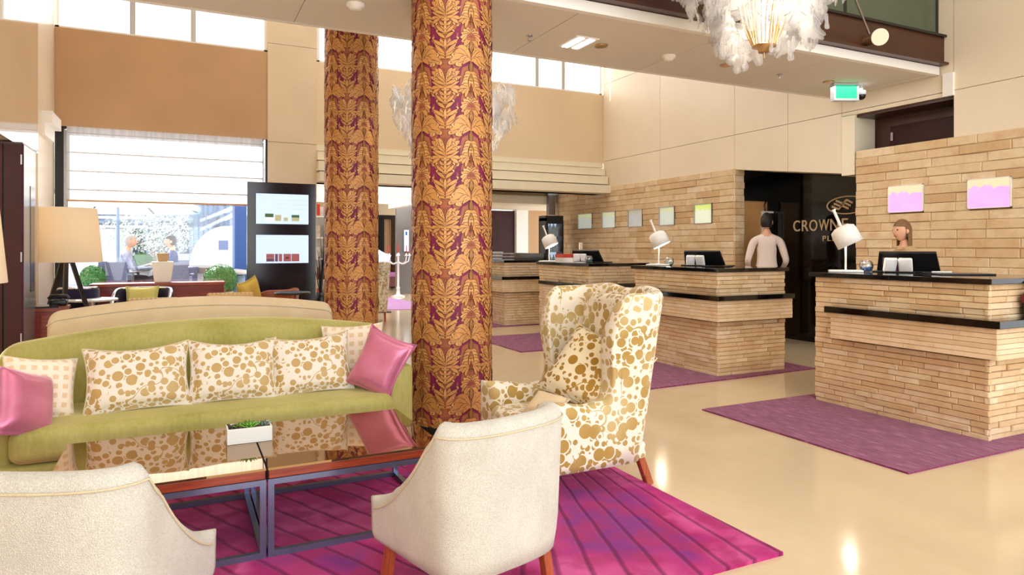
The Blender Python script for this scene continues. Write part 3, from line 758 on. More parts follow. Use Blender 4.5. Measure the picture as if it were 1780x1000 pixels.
# right part of rear hall: dark panel, white pillar, tan wall, lowered soffit, fridge
YB = 15.5
a = ony(850, 450, YB); b = ony(895, 360, YB); c = ony(915, 360, YB); d = ony(975, 360, YB)
struct('wall_hall_right', MB().box(c.x, YB, 0, 9.3, YB + .15, 2.9), M['fabricwall'], label='tan rear wall behind the fourth desk')
struct('wall_hall_pillar', MB().box(b.x, YB - .1, 0, c.x, YB + .15, 2.9), M['white'], label='white pillar behind the fourth desk')
dk = thing('dark_wall_panel', 'dark red-brown glossy wall panel behind the fourth desk', 'panel', ((a.x + b.x) / 2 - .2, YB, 0))
MB().box(-(b.x - a.x) / 2 - .2, 0, .05, (b.x - a.x) / 2 + .19, .06, 2.32).build('board', M['doorbrown'], dk, bevel=.005)
MB().box(-(b.x - a.x) / 2 - .2, -.01, 0, (b.x - a.x) / 2 + .19, .05, .05).build('plinth', M['black'], dk)
struct('trim_soffit', MB().box(5.6, 13.1, 2.34, 9.3, YB, 2.9), M['offwhite'], label='lowered white soffit above the fourth desk')
struct('trim_soffit_edge', MB().box(5.55, 13.05, 2.52, 9.3, 13.1, 2.60), pm('olive_bronze_trim', S(120, 104, 60), .5), label='thin olive edge strip around the lowered soffit')

# ------------------------------------------------------------------ patterned columns
def leaf(p0, p1, p2, w, n=7, pk=.55, sh=.8):
    """outline of a petal along a quadratic spine in (x, y); widest at pk"""
    L, R = [], []
    for i in range(n + 1):
        t = i / n
        x = (1 - t) ** 2 * p0[0] + 2 * t * (1 - t) * p1[0] + t * t * p2[0]; y = (1 - t) ** 2 * p0[1] + 2 * t * (1 - t) * p1[1] + t * t * p2[1]
        dx = 2 * (1 - t) * (p1[0] - p0[0]) + 2 * t * (p2[0] - p1[0]); dy = 2 * (1 - t) * (p1[1] - p0[1]) + 2 * t * (p2[1] - p1[1])
        m = math.hypot(dx, dy) or 1; nx, ny = -dy / m, dx / m
        q = t / pk * .5 if t < pk else .5 + (t - pk) / (1 - pk) * .5
        ww_ = w * max(0, math.sin(PI * min(.985, max(.03, q)))) ** sh
        L.append((x + nx * ww_, y + ny * ww_)); R.append((x - nx * ww_, y - ny * ww_))
    return L, R
# motif in millimetres: flower axis x=0, crown axis x=188, period 510 ; y up
HALF, PER = 188.5, 510.0
motif = []   # (kind, p0,p1,p2,w)
def lf(k, p0, p1, p2, w): motif.append((k, p0, p1, p2, w))
# plum ground showing between the ornaments
lf(4, (70, 108), (142, 10), (66, -92), 22); lf(4, (0, 345), (40, 352), (66, 300), 15); lf(4, (60, 318), (120, 230), (84, 120), 11); lf(4, (150, 330), (120, 260), (170, 210), 10); lf(4, (100, 60), (150, 0), (120, -60), 14)
# crown-axis rust fan + side blossoms
for i in range(5): lf(2, (188, 245), (188 - 14 * i, 270), (188 - 26 * i, 300 - 5 * i * i * .6), 15)
for i in range(7):
    a = -1.9 + i * .62; lf(1 if i % 2 else 0, (112, 335), (112 + 22 * math.cos(a + 1.9), 335 + 22 * math.sin(a + 1.9)), (112 + 50 * math.cos(a + 1.9), 335 + 46 * math.sin(a + 1.9)), 15)
for i in range(5):
    a = .2 + i * .7; lf(2, (188, 375), (188 - 18 * math.cos(a), 375 + 18 * math.sin(a)), (188 - 38 * math.cos(a), 375 + 38 * math.sin(a)), 11)
# crown-axis vertical ornament
for i, y in enumerate((30, 62, 94, 126)):
    w = (10, 16, 20, 14)[i]
    lf(0, (188, y), (188 - w * 1.6, y + 6), (188 - w * 2.0, y + 30), 9); lf(1, (188, y + 4), (186, y + 16), (186, y + 34), 7)
lf(0, (186, 470), (150, 480), (158, 506), 10); lf(0, (186, 440), (160, 452), (168, 476), 9)
lf(1, (187, 430), (187, 460), (187, 500), 8)
# palm leaves spreading from the crown axis low
for (dx, dy, b, w) in ((-100, 120, 30, 17), (-74, 138, 40, 14), (-46, 140, 40, 12), (-112, 84, 10, 13), (-96, 46, -8, 10), (-64, 18, -12, 9)):
    lf(0 if w != 12 else 1, (186, 150), (186 + dx * .45, 150 + dy * .55 + b), (186 + dx, 150 + dy), w)
for (x, y) in ((82, 150), (96, 118)): lf(0, (150, 140), (x + 22, y + 12), (x, y - 10), 11); lf(0, (x, y - 10), (x - 4, y - 26), (x + 14, y - 30), 7)
# big acanthus scrolls from the flower axis
for (x1, y1, x2, y2, w) in ((60, 430, 150, 338, 22), (52, 452, 128, 396, 17), (34, 470, 106, 440, 14), (40, 388, 98, 330, 15), (24, 372, 62, 322, 13)):
    lf(0, (3, 350), (x1, y1 + 12), (x2, y2), w)
for (x, y) in ((150, 330), (128, 388), (98, 322)): lf(1, (x, y + 14), (x + 20, y - 4), (x - 4, y - 16), 8)
# stem and pomegranate on the flower axis
lf(0, (0, 260), (0, 300), (0, 352), 12)
for i in range(6):
    y = 268 - i * 24
    lf(1 if i % 2 else 0, (0, y), (26 + i * 6, y - 2), (46 + i * 8 - (i > 3) * 14, y - 34), 15 + i * .8)
lf(0, (0, 262), (0, 200), (0, 110), 17); lf(2, (0, 180), (0, 150), (0, 120), 9)
for (x, y) in ((62, 120), (40, 100), (80, 160)): lf(0, (20, 150), (x, y + 10), (x + 4, y - 18), 9)
# filling scrolls round the crown axis
for (x1, y1, x2, y2, w) in ((160, 400, 128, 424, 11), (150, 420, 112, 470, 11), (140, 470, 100, 500, 10), (168, 380, 150, 360, 9), (160, 210, 128, 236, 9), (150, 190, 110, 200, 9), (165, 20, 130, 40, 10), (150, 60, 126, 92, 9)):
    lf(0, (186, y1 - 24), (x1, y1), (x2, y2), w); lf(1, (x2, y2), (x2 - 8, y2 + 14), (x2 + 12, y2 + 18), 6)
# big flower head
for i in range(8):
    a = PI / 2 - i * .40
    lf(0 if i % 2 else 1, (0, 12), (30 * math.cos(a), 12 + 30 * math.sin(a)), (82 * math.cos(a), 10 + 84 * math.sin(a)), 19)
lf(0, (0, 10), (22, -30), (10, -70), 13); lf(0, (0, 0), (44, -20), (50, -52), 13); lf(0, (0, 0), (0, -50), (0, -98), 13)
for i in range(4):
    a = PI / 2 - .25 - i * .5; lf(2, (0, 6), (16 * math.cos(a), 10 + 16 * math.sin(a)), (40 * math.cos(a), 10 + 40 * math.sin(a)), 8)

def damask(R, z0, z1, rot, zoff):
    mb = MB(); order = 0
    tot = len(motif)
    def put(L, Rr, base_th, sgn, zc, off, mi):
        vs_ = []
        for (x, y) in L + Rr:
            th = base_th + sgn * x / 300.0; z = zc + y / 1000.0
            z = min(max(z, z0 + .002), z1 - .002); rr = R + off
            vs_.append((rr * math.cos(th), rr * math.sin(th), z))
        n = len(L); fs = []
        for i in range(n - 1):
            q = (i, i + 1, n + i + 1, n + i)
            fs.append(q if sgn > 0 else q[::-1])
        mb.add(vs_, fs, mi)
    reps = int((z1 - z0) / .51) + 3
    geo = []
    for k, p0, p1, p2, w in motif:
        geo.append((k, leaf(p0, p1, p2, w * 1.4 + 1.8), leaf(p0, p1, p2, max(2, w * 1.4 - 2.0), n=7)))
    for c in range(5):
        th = rot + c * 2 * PI / 5
        for r in range(reps):
            zc = z0 + zoff + (r - 1) * .51
            if zc - .12 > z1 or zc + .52 < z0: continue
            for q, (k, A, B) in enumerate(geo):
                o = .0008 + q * .00009
                for sg in (1, -1):
                    put(A[0], A[1], th, -sg, zc, o, 3 if k != 4 else 4); put(B[0], B[1], th, -sg, zc, o + .00005, k)
    return mb
def column(name, label, x, y, top, R, rot, zoff):
    t = thing(name, label, 'column', (x, y, 0), group='damask clad columns')
    MB().lathe([(R, 0), (R, top)], n=72).build('shaft', M['damaskground'], t)
    dm = damask(R, 0.0, top, rot, zoff).build('damask_print', [M['goldprint'], M['goldprint2'], M['rustprint'], M['inkprint'], M['plumprint']], t)
    tag(dm, kind='stuff')
    MB().bar((R * math.cos(3.0 - YAW) * 1.002, R * math.sin(3.0 - YAW) * 1.002, 0), (R * math.cos(3.0 - YAW) * 1.002, R * math.sin(3.0 - YAW) * 1.002, top), .012, .004).build('seam_strip', M['brass'], t)
    MB().lathe([(R + .012, 0), (R + .012, .06), (R, .065)], n=72).build('base_ring', M['blackmetal'], t)
    return t
p1 = ond(785.5, 431, 5.25); p2 = ond(611, 431, 7.87)
view1 = math.atan2(-p1.y, -p1.x); view2 = math.atan2(-p2.y, -p2.x)
column('patterned_column', 'thicker nearer damask column beside the green sofa end', p1.x, p1.y, ZS, .305, view1 + .47, .36)
column('patterned_column', 'thinner farther damask column behind the cream sofa', p2.x, p2.y, 6.5, .30, view2 + .47, .20)

# ------------------------------------------------------------------ reception desks
def desk(name, label, y0, seed, stuff=False):
    t = thing(name, label, 'desk', (5.14, y0, 0), group='stone reception desks')
    W, L = 1.0, 1.47
    MB().box(.035, .035, 0, W, L, 1.12).build('core', M['mortar'], t)
    lay(t, (.03, 0.0, 0), (0, 1, 0), (-1, 0, 0), L, 0, 1.12, 25, (.14, .42), [(-.2, 1.23, .60, .86)], depth=(.018, .036), seed=seed, stuff=stuff, name='brick')
    lay(t, (W, .03, 0), (-1, 0, 0), (0, -1, 0), W, 0, 1.12, 25, (.14, .42), [(-.2, W + .1, .60, .86)], depth=(.018, .036), seed=seed + 50, stuff=stuff, name='brick')
    MB().box(-.075, -.085, .60, W, 1.23, .82).build('shelf_block', M['mortar'], t)
    lay(t, (-.075, -.10, .60), (0, 1, 0), (-1, 0, 0), 1.335, 0, .22, 6, (.4, .9), depth=(.014, .017), seed=seed + 9, mesh=PL, name='plank', j=.002, stuff=stuff)
    lay(t, (W, -.085, .60), (-1, 0, 0), (0, -1, 0), W + .09, 0, .22, 6, (.4, .8), depth=(.014, .017), seed=seed + 19, mesh=PL, name='plank', j=.002, stuff=stuff)
    MB().box(-.12, -.135, .822, W, .52, .875).box(-.12, .523, .822, W, 1.275, .875).build('ledge', M['granite'], t, bevel=.004)
    MB().box(-.035, -.035, 1.12, W + .02, .73, 1.16).box(-.035, .733, 1.12, W + .02, L + .035, 1.16).build('counter_top', M['granite'], t, bevel=.004)
    return t
desk('reception_desk', 'nearest sandstone reception desk with black ledge, at the right edge', 2.83, 11)
desk('reception_desk', 'second sandstone reception desk, behind the wing armchair', 5.53, 12)
desk('reception_desk', 'third sandstone reception desk, with the red book on its counter', 8.06, 13, True)
desk('reception_desk', 'farthest sandstone reception desk, beside the thick damask column', 10.80, 14, True)

# ------------------------------------------------------------------ carpets
def carpet(name, label, poly, m, z=.012, cat='rug', group=None):
    xs = sum(p[0] for p in poly) / len(poly); ysm = sum(p[1] for p in poly) / len(poly)
    o = MB().prism(poly, lambda a, b, t: (a, b, t), 0, z).build(name, m)
    return tag(o, label, cat, group)
carpet('entrance_mat', 'plum streaked mat under the nearest reception desk', [(3.98, 2.65), (6.4, 2.65), (6.4, 4.47), (3.98, 4.47)], M['carpet'], group='plum mats under the desks')
carpet('entrance_mat', 'plum streaked mat under the second reception desk', [(4.05, 5.34), (6.5, 5.42), (6.5, 7.15), (4.05, 7.1)], M['carpet'], group='plum mats under the desks')
carpet('entrance_mat', 'plum streaked mat under the third reception desk', [(4.03, 7.98), (6.4, 8.0), (6.4, 9.65), (4.03, 9.6)], M['carpet'], group='plum mats under the desks')
carpet('entrance_mat', 'plum mat under the farthest reception desk', [(4.0, 10.72), (6.4, 10.72), (6.4, 12.4), (4.0, 12.4)], M['carpet'], group='plum mats under the desks')
a = onz(650, 541); b = onz(720, 541)
carpet('hall_carpet', 'lilac carpet on the floor of the rear hall near the candelabrum', [(3.3, 15.0), (5.4, 14.3), (5.2, 18.5), (4.0, 18.6)], mat_carpet('lilac_carpet', S(160, 112, 168), S(178, 132, 186), S(196, 156, 204)))
carpet('lounge_rug', 'large magenta ombre rug with carved grooves under the coffee tables', [(-1.1, 2.2), (2.43, 2.2), (2.43, 4.28), (-1.1, 4.28)], M['rug'], .016)

# ------------------------------------------------------------------ things on the desks
def desk_lamp(label, x, y, z, aim, s=1.0):
    t = thing('desk_lamp', label, 'lamp', (x, y, z), aim, group='white desk lamps')
    MB().rbox(-.10, -.14, 0, .10, .14, .018, .006).build('base', M['white'], t)
    MB().cyl((0, 0, .018), (0, 0, .40), .0085, n=12).build('pole', M['white'], t)
    tilt = Matrix.Translation((0, 0, .335)) @ Matrix.Rotation(-.46, 4, 'X') @ Matrix.Scale(1.1, 4)
    sh = MB(); sh.lathe([(.098, -.085), (.103, -.085), (.101, .02), (.094, .055), (.055, .078), (.0, .084)], n=28, caps=False)
    sh.lathe([(.098, -.085), (.094, .02), (.086, .05), (.05, .07), (0, .075)], n=28, caps=False)
    sh.xform(tilt).build('lamp_shade', M['white'], t)
    MB().cyl((0, 0, .03), (0, 0, -.03), .028, .034, n=12).xform(tilt).build('bulb', M['deskglow'], t)
    MB().cyl((0, 0, .08), (0, -.012, .225), .011, .012, n=10).cyl((0, -.012, .22), (0, -.0125, .232), .017, n=10).xform(tilt).build('handle', M['white'], t)
    l = bpy.data.lights.new('lamp_light', 'POINT'); l.energy = 5; l.color = (1, .86, .66); l.shadow_soft_size = .03
    o = bpy.data.objects.new('lamp_light', l); col.objects.link(o); o.parent = t; o.location = (0, -.03, .27)
    return t
AIM = -PI + .72
desk_lamp('white desk lamp at the near desk, in front of the logo', 5.42, 4.20, 1.16, AIM + PI)
desk_lamp('white desk lamp on the second desk, above the wing armchair', 5.36, 6.80, 1.16, AIM + PI)
desk_lamp('white desk lamp on the third desk, behind the red book', 5.23, 9.36, 1.16, AIM + PI)

def bowl(label, x, y, z, r, bead):
    t = thing('glass_bowl', label, 'bowl', (x, y, z), group='round glass bowls with beads')
    MB().lathe([(r * .5, 0), (r * .85, r * .3), (r, r * .85), (r * .88, r * 1.4), (r * .62, r * 1.68), (r * .58, r * 1.68), (r * .84, r * 1.38), (r * .95, r * .85), (r * .8, r * .34), (r * .45, r * .06)], n=24).build('bowl', M['bowlglass'], t)
    mb = MB(); q = random.Random(int(x * 100))
    for i in range(60):
        zz = q.uniform(.12, .72) * r; rr = r * .8 * math.sqrt(q.random()); a = q.random() * 6.28
        mb.ball((rr * math.cos(a), rr * math.sin(a), zz), r * .11, 6, 4)
    tag(mb.build('beads', bead, t), kind='stuff')
bowl('round glass bowl of blue beads beside the near lamp', 5.66, 4.17, 1.16, .062, M['bluebead'])
bowl('round glass bowl of clear beads beside the lamp on the second desk', 5.46, 6.72, 1.16, .062, M['greybead'])
bowl('round glass bowl of teal beads at the right end of the third desk', 5.45, 8.55, 1.16, .062, M['greenbead'])

def monitor(label, x, y, z, rz):
    t = thing('desk_monitor', label, 'monitor', (x, y, z), rz, group='black counter monitors seen from behind')
    R = Matrix.Translation((0, 0, .012)) @ Matrix.Rotation(.62, 4, 'X')
    MB().prism([(-.25, 0), (.25, 0), (.22, .22), (-.22, .22)], lambda a, b, t_: (a, t_, b), -.03, 0).xform(R).build('housing', M['blackplastic'], t, bevel=.006)
    MB().prism([(-.2, .09), (-.03, .09), (-.04, .17), (-.19, .17)], lambda a, b, t_: (a, t_, b), -.034, -.028).xform(R).build('label_plate', pm('dim_grey_label', S(120, 96, 76), .5), t)
    MB().prism([(-.23, .01), (.23, .01), (.2, .21), (-.2, .21)], lambda a, b, t_: (a, t_, b), .0, .004).xform(R).build('screen', M['black'], t)
    MB().rbox(-.28, -.1, 0, .32, .14, .012, .005).build('base', M['blackplastic'], t)
    return t
def card_reader(label, x, y, z, rz):
    t = thing('card_terminal', label, 'card reader', (x, y, z), rz, group='white card terminals on the counters')
    for k, (dx, a) in enumerate(((-.075, .5), (.055, -.12))):
        R = Matrix.Translation((dx, 0, 0)) @ Matrix.Rotation(a, 4, 'Z') @ Matrix.Rotation(.3, 4, 'X')
        MB().rbox(-.055, -.02, .005, .055, .02, .135, .014).xform(R).build('shell', M['whiteplastic'], t)
    MB().rbox(-.02, -.012, .01, .02, .06, .1, .01).build('stem', M['darkpurple'], t); MB().rbox(-.11, -.05, 0, .13, .05, .012, .005).build('foot', M['blackplastic'], t)
MZ = -1.05
for nm, x, y in (('near', 5.90, 3.93), ('second', 5.80, 6.45), ('third', 5.62, 8.80)):
    monitor('black monitor back on the %s reception desk' % nm, x, y, 1.16, MZ)
    card_reader('white card terminal standing in front of the monitor on the %s desk' % nm, x - .16, y - .02, 1.16, MZ)
def papers(label, x, y, z, w, d, h, rz, m, cat='paper', name='paper_pad'):
    return tag(MB().rbox(-w / 2, -d / 2, 0, w / 2, d / 2, h, min(.004, h * .4)).build(name, m, loc=(x, y, z), rot=(0, 0, rz)), label, cat)
papers('black leather desk pad on the near desk', 5.78, 3.42, 1.16, .42, .30, .012, MZ + .5, M['black'], 'desk pad', 'desk_pad')
papers('white pen lying on the near desk pad', 5.72, 3.52, 1.172, .16, .014, .012, MZ + .5, M['white'], 'pen', 'pen')
papers('white sheet lying in front of the monitor on the third desk', 5.40, 8.72, 1.16, .21, .30, .006, 0, M['paper'])
papers('flat black folder beside the monitor on the second desk', 5.62, 6.05, 1.16, .30, .22, .012, MZ, M['black'], 'folder', 'folder')
for i, (h, m, l) in enumerate(((.035, M['paper'], 'white book at the bottom of the stack on the third desk'), (.035, M['paper'], 'second white book of the stack on the third desk'), (.055, M['redbook'], 'thick red book on top of the stack on the third desk'))):
    z = 1.16 + (0, .035, .07)[i]
    t = thing('book', l, 'book', (5.33, 9.02, z), -.1, group='books stacked on the third desk')
    MB().box(-.11, -.15, 0, .11, .15, .004).box(-.11, -.15, h - .004, .11, .15, h).box(-.11, .146, 0, .11, .15, h).build('cover', m, t); MB().box(-.105, -.145, .004, .105, .145, h - .004).build('pages', M['paper'] if i < 2 else m, t)
tag(MB().box(-.01, -.17, 0, .01, .17, .25).build('brochure_card', M['pinkpaper'], loc=(5.46, 9.02, 1.285), rot=(0, -.15, 0)), 'pale printed card leaning above the red book', 'card') if False else None
t = thing('brochure_stand', 'pale printed brochure stand behind the red book', 'brochure', (5.62, 9.05, 1.16), -.5)
MB().box(-.02, -.16, 0, .02, .16, .30).build('sheet', M['pinkpaper'], t); MB().box(.02, -.1, 0, .08, .1, .01).build('foot', M['whiteplastic'], t)
t = thing('paper_tray', 'white stacked letter tray on the farthest desk', 'tray', (5.30, 11.25, 1.16), .1)
for k in range(3): MB().box(-.13 + k * .01, -.2, k * .055, .13, .2, k * .055 + .012).box(-.13 + k * .01, -.2, k * .055, -.12 + k * .01, .2, k * .055 + .04).build('tray', M['greyplastic'], t)
papers('thin white card on the farthest desk counter', 5.22, 11.9, 1.16, .2, .5, .008, 0, M['paper'])
t = thing('counter_upstand', 'black raised screen along the back of the farthest desk', 'screen', (6.0, 11.6, 1.16))
MB().rbox(-.02, -.7, 0, .02, .72, .12, .006).build('rail', M['black'], t)
# black handbag on the near ledge
hp = Vector((5.56, 2.765, .878))
t = thing('handbag', 'black shiny bag with dark red edge on the near ledge, cut by the frame', 'bag', hp)
MB().rbox(-.07, -.05, 0, .16, .045, .19, .04, 4).build('body', M['blackmetal'], t)
MB().tube([(-.04, 0, .17), (-.04, 0, .23), (.03, 0, .26), (.10, 0, .23), (.10, 0, .17)], .009, 8).build('handle', M['black'], t)
MB().rbox(-.085, -.045, .10, -.06, .04, .16, .012).build('edge_trim', pm('dark_red_leather', S(110, 20, 30), .3), t)

# fridge with bottles at the far end of the stone wall
t = thing('drinks_fridge', 'black framed drinks cooler at the far end of the stone wall', 'fridge', (7.0, 12.3, 0))
MB().box(-.21, .0, 0, .21, .3, .12).box(-.21, .27, .12, .21, .3, 2.0).box(-.21, 0, .12, -.18, .3, 2.0).box(.18, 0, .12, .21, .3, 2.0).box(-.21, 0, 1.94, .21, .3, 2.05).build('cabinet', M['blackmetal'], t)
dr = MB().box(-.20, -.03, .14, -.165, 0, 1.94).box(.165, -.03, .14, .20, 0, 1.94).box(-.165, -.03, .14, .165, 0, .18).box(-.165, -.03, 1.88, .165, 0, 1.94).build('door', M['blackmetal'], t)
MB().box(-.165, -.02, .18, .165, -.012, 1.88).build('pane', M['glass'], dr)
MB().box(-.18, .24, .14, .18, .27, 1.93).build('lit_back', M['screen'], t)
for k in range(5): MB().box(-.17, .02, .3 + k * .33, .17, .24, .31 + k * .33).build('shelf', M['steel'], t)
for k in range(2, 5):
    for i in range(4):
        o = MB().lathe([(.035, 0), (.037, .16), (.03, .2), (.013, .23), (.013, .27)], n=10).build('bottle', M['bottle'], loc=(7.0 - .125 + i * .083, 12.42, .31 + k * .33))
        tag(o, 'pale bottle in the drinks cooler, %s from the left on its %s shelf' % (['first', 'second', 'third', 'fourth'][i], ['lower', 'middle', 'top'][k - 2]), 'bottle', 'bottles in the cooler')
t = thing('cooler_header', 'small dark speaker box on the wall above the drinks cooler', 'speaker', (7.36, 13.0, 2.1))
MB().box(-.1, 0, .0, .06, .12, .42).box(-.13, -.02, .42, .1, .16, .58).build('box', M['greypanel'], t)

# ------------------------------------------------------------------ fittings on the bridge soffit
def soff(x, y): p = onz(x, y, ZS); return p
p = soff(1005, 73)
t = thing('twin_slot_light', 'white twin slot light set in the bridge soffit', 'ceiling light', (p.x, p.y, ZS))
MB().box(-.12, -.17, -.012, .12, .17, 0).build('frame', M['white'], t)
for s in (-1, 1): MB().box(s * .055 - .03, -.15, -.018, s * .055 + .03, .15, -.012).build('diffuser', M['slotlight'], t)
for x, y, l, m in ((1045, 79, 'brass recessed spotlight beside the twin slot light', 'brass'), (1262, 113, 'lit recessed downlight under the chandelier', 'lit'), (1440, 142, 'dark recessed spotlight left of the exit sign', 'brass')):
    p = soff(x, y); t = thing('recessed_spotlight', l, 'ceiling light', (p.x, p.y, ZS), group='small recessed spotlights in the bridge soffit')
    MB().lathe([(.045, 0), (.062, 0), (.06, -.012), (.045, -.012)], n=24).build('ring', M['brass'], t)
    MB().lathe([(0, -.003), (.045, -.003), (.045, -.001), (0, -.001)], n=24).build('lens', M['bulb'] if m == 'lit' else M['darkbrown'], t)
for x, y, l in ((920, 62, 'small sprinkler head near the column'), (1355, 129, 'small sprinkler head right of the chandelier')):
    p = soff(x, y); t = thing('sprinkler_head', l, 'sprinkler', (p.x, p.y, ZS), group='sprinkler heads')
    MB().lathe([(.03, 0), (.03, -.006), (.01, -.01), (.008, -.04)], n=14).build('body', M['steel'], t); MB().lathe([(.0, -.05), (.02, -.05), (.02, -.047), (0, -.047)], n=14).bar((0, 0, -.05), (0, 0, -.03), .004).build('deflector', M['steel'], t)
for x, y, l in ((1162, 97, 'white smoke detector under the chandelier'), (618, 7, 'white smoke detector above the far column')):
    p = soff(x, y); t = thing('smoke_detector', l, 'detector', (p.x, p.y, ZS), group='smoke detectors')
    MB().lathe([(.07, 0), (.07, -.015), (.055, -.03)], n=24).build('base', M['white'], t); MB().lathe([(.05, -.03), (.045, -.045), (0, -.048)], n=24).build('cap', M['white'], t)
p = onz(1452, 150, ZS)
t = thing('exit_sign', 'green lit exit sign box under the bridge soffit', 'sign', (6.90, 5.36, 3.085), -.42)
tw = .145
MB().box(-tw, -.045, .17, tw, .045, .19).box(-tw, -.045, 0, -tw + .02, .045, .17).box(tw - .02, -.045, 0, tw, .045, .17).build('housing', M['greyplastic'], t)
MB().box(-tw + .02, -.03, .012, tw - .02, .03, .17).build('panel', M['exitgreen'], t)
MB().cyl((-.09, 0, .19), (-.09, 0, .195), .012, n=8).cyl((.09, 0, .19), (.09, 0, .195), .012, n=8).build('bracket', M['greyplastic'], t)
MB().box(-tw, -.048, -.01, tw, .048, .012).build('bottom_edge', M['greyplastic'], t)
t = thing('security_camera', 'small black dome camera beside the exit sign', 'camera', (7.13, 5.32, ZS))
MB().cyl((0, 0, 0), (0, 0, -.08), .02, n=10).lathe([(.05, -.07), (.055, -.08), (.055, -.11), (.05, -.12)], n=20).build('mount', M['greyplastic'], t); MB().ball((0, 0, -.125), .052, 16, 10).build('dome', M['black'], t)
# disc and stay rod in front of the brown band
a = ony(1520, 67, 4.50); b = ony(1498, 16, 4.30)
t = thing('stay_bracket', 'round metal disc and rod fixed to the brown bridge band', 'bracket', a)
dv = (Vector((b.x, b.y, b.z)) - a)
MB().cyl((0, .098, 0), (0, -.035, 0), .05, n=16).build('standoff', M['brass'], t)
fd = Vector((-a.x, -a.y, EYE - a.z)).normalized(); fd = (fd + Vector((.25, -.2, 0))).normalized()
MB().cyl((0, -.055, 0), tuple(Vector((0, -.055, 0)) + fd * .015), .082, n=32).build('disc', M['offwhite'], t)
MB().cyl(tuple(dv.normalized() * .10 + Vector((0, .03, 0))), tuple(dv * 3.2), .011, n=10).build('rod', M['steel'], t)

# ------------------------------------------------------------------ chandeliers
def cloud_mesh(seed):
    q = random.Random(seed); n = 9; pts = []
    W, H = .105, .13
    lob = []
    for i in range(n):
        a = 2 * PI * i / n; lob.append((math.cos(a) * W * q.uniform(.62, 1.0), math.sin(a) * H * q.uniform(.62, 1.0), q.uniform(.024, .042)))
    for i in range(n):
        a0 = 2 * PI * i / n; x, y, r = lob[i]
        for k in range(6):
            a = a0 - 1.35 + k * 2.7 / 5; pts.append((x + r * math.cos(a), y + r * math.sin(a)))
    curve = q.uniform(-1.2, 1.2); mb = MB(); m = len(pts)
    def bendp(x, y, t): return (x, t + curve * x * x * 4 + .02 * math.sin(y * 22 + seed), y)
    vs_ = [bendp(x, y, -.003) for x, y in pts] + [bendp(x, y, .003) for x, y in pts] + [bendp(x * .45, y * .45, -.003) for x, y in pts] + [bendp(x * .45, y * .45, .003) for x, y in pts] + [bendp(0, 0, -.003), bendp(0, 0, .003)]
    fs = []
    for i in range(m):
        j = (i + 1) % m
        fs += [(i, j, m + j, m + i), (j, i, 2 * m + i, 2 * m + j), (m + i, m + j, 3 * m + j, 3 * m + i), (2 * m + j, 2 * m + i, 4 * m), (3 * m + i, 3 * m + j, 4 * m + 1)]
    return mb.add(vs_, fs, 0, True).mesh('acrylic_plate', M['acrylic'])
clouds = [cloud_mesh(s) for s in range(7)]
drop_me = MB().lathe([(0, -.11), (.012, -.105), (.016, -.09), (.011, -.06), (.013, -.03), (.009, 0)], n=10).mesh('acrylic_drop', M['acrylic'])
def chandelier(label, loc, R, Hc, n, seed, power):
    t = thing('chandelier', label, 'chandelier', loc, group='cloud chandeliers of milky acrylic')
    q = random.Random(seed)
    MB().cyl((0, 0, .03), (0, 0, Hc), .028, n=16).build('light_tube', M['lampglow'], t)
    MB().lathe([(0, -.03), (.04, -.03), (.045, 0), (.085, .01), (.085, .018), (.03, .024)], n=32).cyl((0, 0, -.075), (0, 0, -.03), .006, n=8).build('bottom_hub', M['brass'], t)
    MB().cyl((0, 0, Hc), (0, 0, 6.5 - loc[2]), .012, n=8).build('suspension_rod', M['steel'], t)
    for k in range(22):     # warm wires that rise from the hub
        a = 2 * PI * k / 22; r1 = .10 + .05 * q.random()
        MB().tube([(.08 * math.cos(a), .08 * math.sin(a), .02), (r1 * math.cos(a), r1 * math.sin(a), .18), (r1 * 1.3 * math.cos(a + .1), r1 * 1.3 * math.sin(a + .1), .42), (r1 * 1.7 * math.cos(a), r1 * 1.7 * math.sin(a), Hc)], .006, 6).build('wire', M['brass'], t)
    for k in range(n):
        h = q.random() ** .8
        rmax = R * (.30 + .70 * min(1, (h * 1.5)) ** .75)
        r = rmax * (1 - .55 * q.random() ** 2.2); a = q.random() * 2 * PI
        if r < .30: r = .30 + .1 * q.random()
        o = bpy.data.objects.new('acrylic_plate', clouds[k % 7]); col.objects.link(o); o.parent = t
        o.location = (r * math.cos(a), r * math.sin(a), .03 + h * Hc)
        o.rotation_euler = (q.uniform(-.25, .25), q.uniform(-.5, .5), a + PI / 2 + q.uniform(-.5, .5)); s = q.uniform(.75, 1.15); o.scale = (s, s, s)
    for k in range(46):
        a = q.random() * 2 * PI; r = R * (.25 + .75 * q.random()); o = bpy.data.objects.new('acrylic_drop', drop_me); col.objects.link(o); o.parent = t
        hz = max(0, (r / R - .3) / .7) ** 1.33 / 1.5 * Hc
        o.location = (r * math.cos(a), r * math.sin(a), hz + .02); o.rotation_euler = (q.uniform(-.2, .2), q.uniform(-.2, .2), 0)
    l = bpy.data.lights.new('chandelier_light', 'POINT'); l.energy = power; l.color = (1, .84, .62); l.shadow_soft_size = .15
    o = bpy.data.objects.new('chandelier_light', l); col.objects.link(o); o.parent = t; o.location = (.05, 0, Hc * .45)
chandelier('milky acrylic cloud chandelier in front of the bridge, nearest', tuple(ond(1328, 84, 5.0)), .70, .9, 230, 5, 30)
chandelier('milky acrylic chandelier half hidden behind the thick damask column', tuple(ond(786, 296, 7.7)), .68, .9, 150, 8, 30)

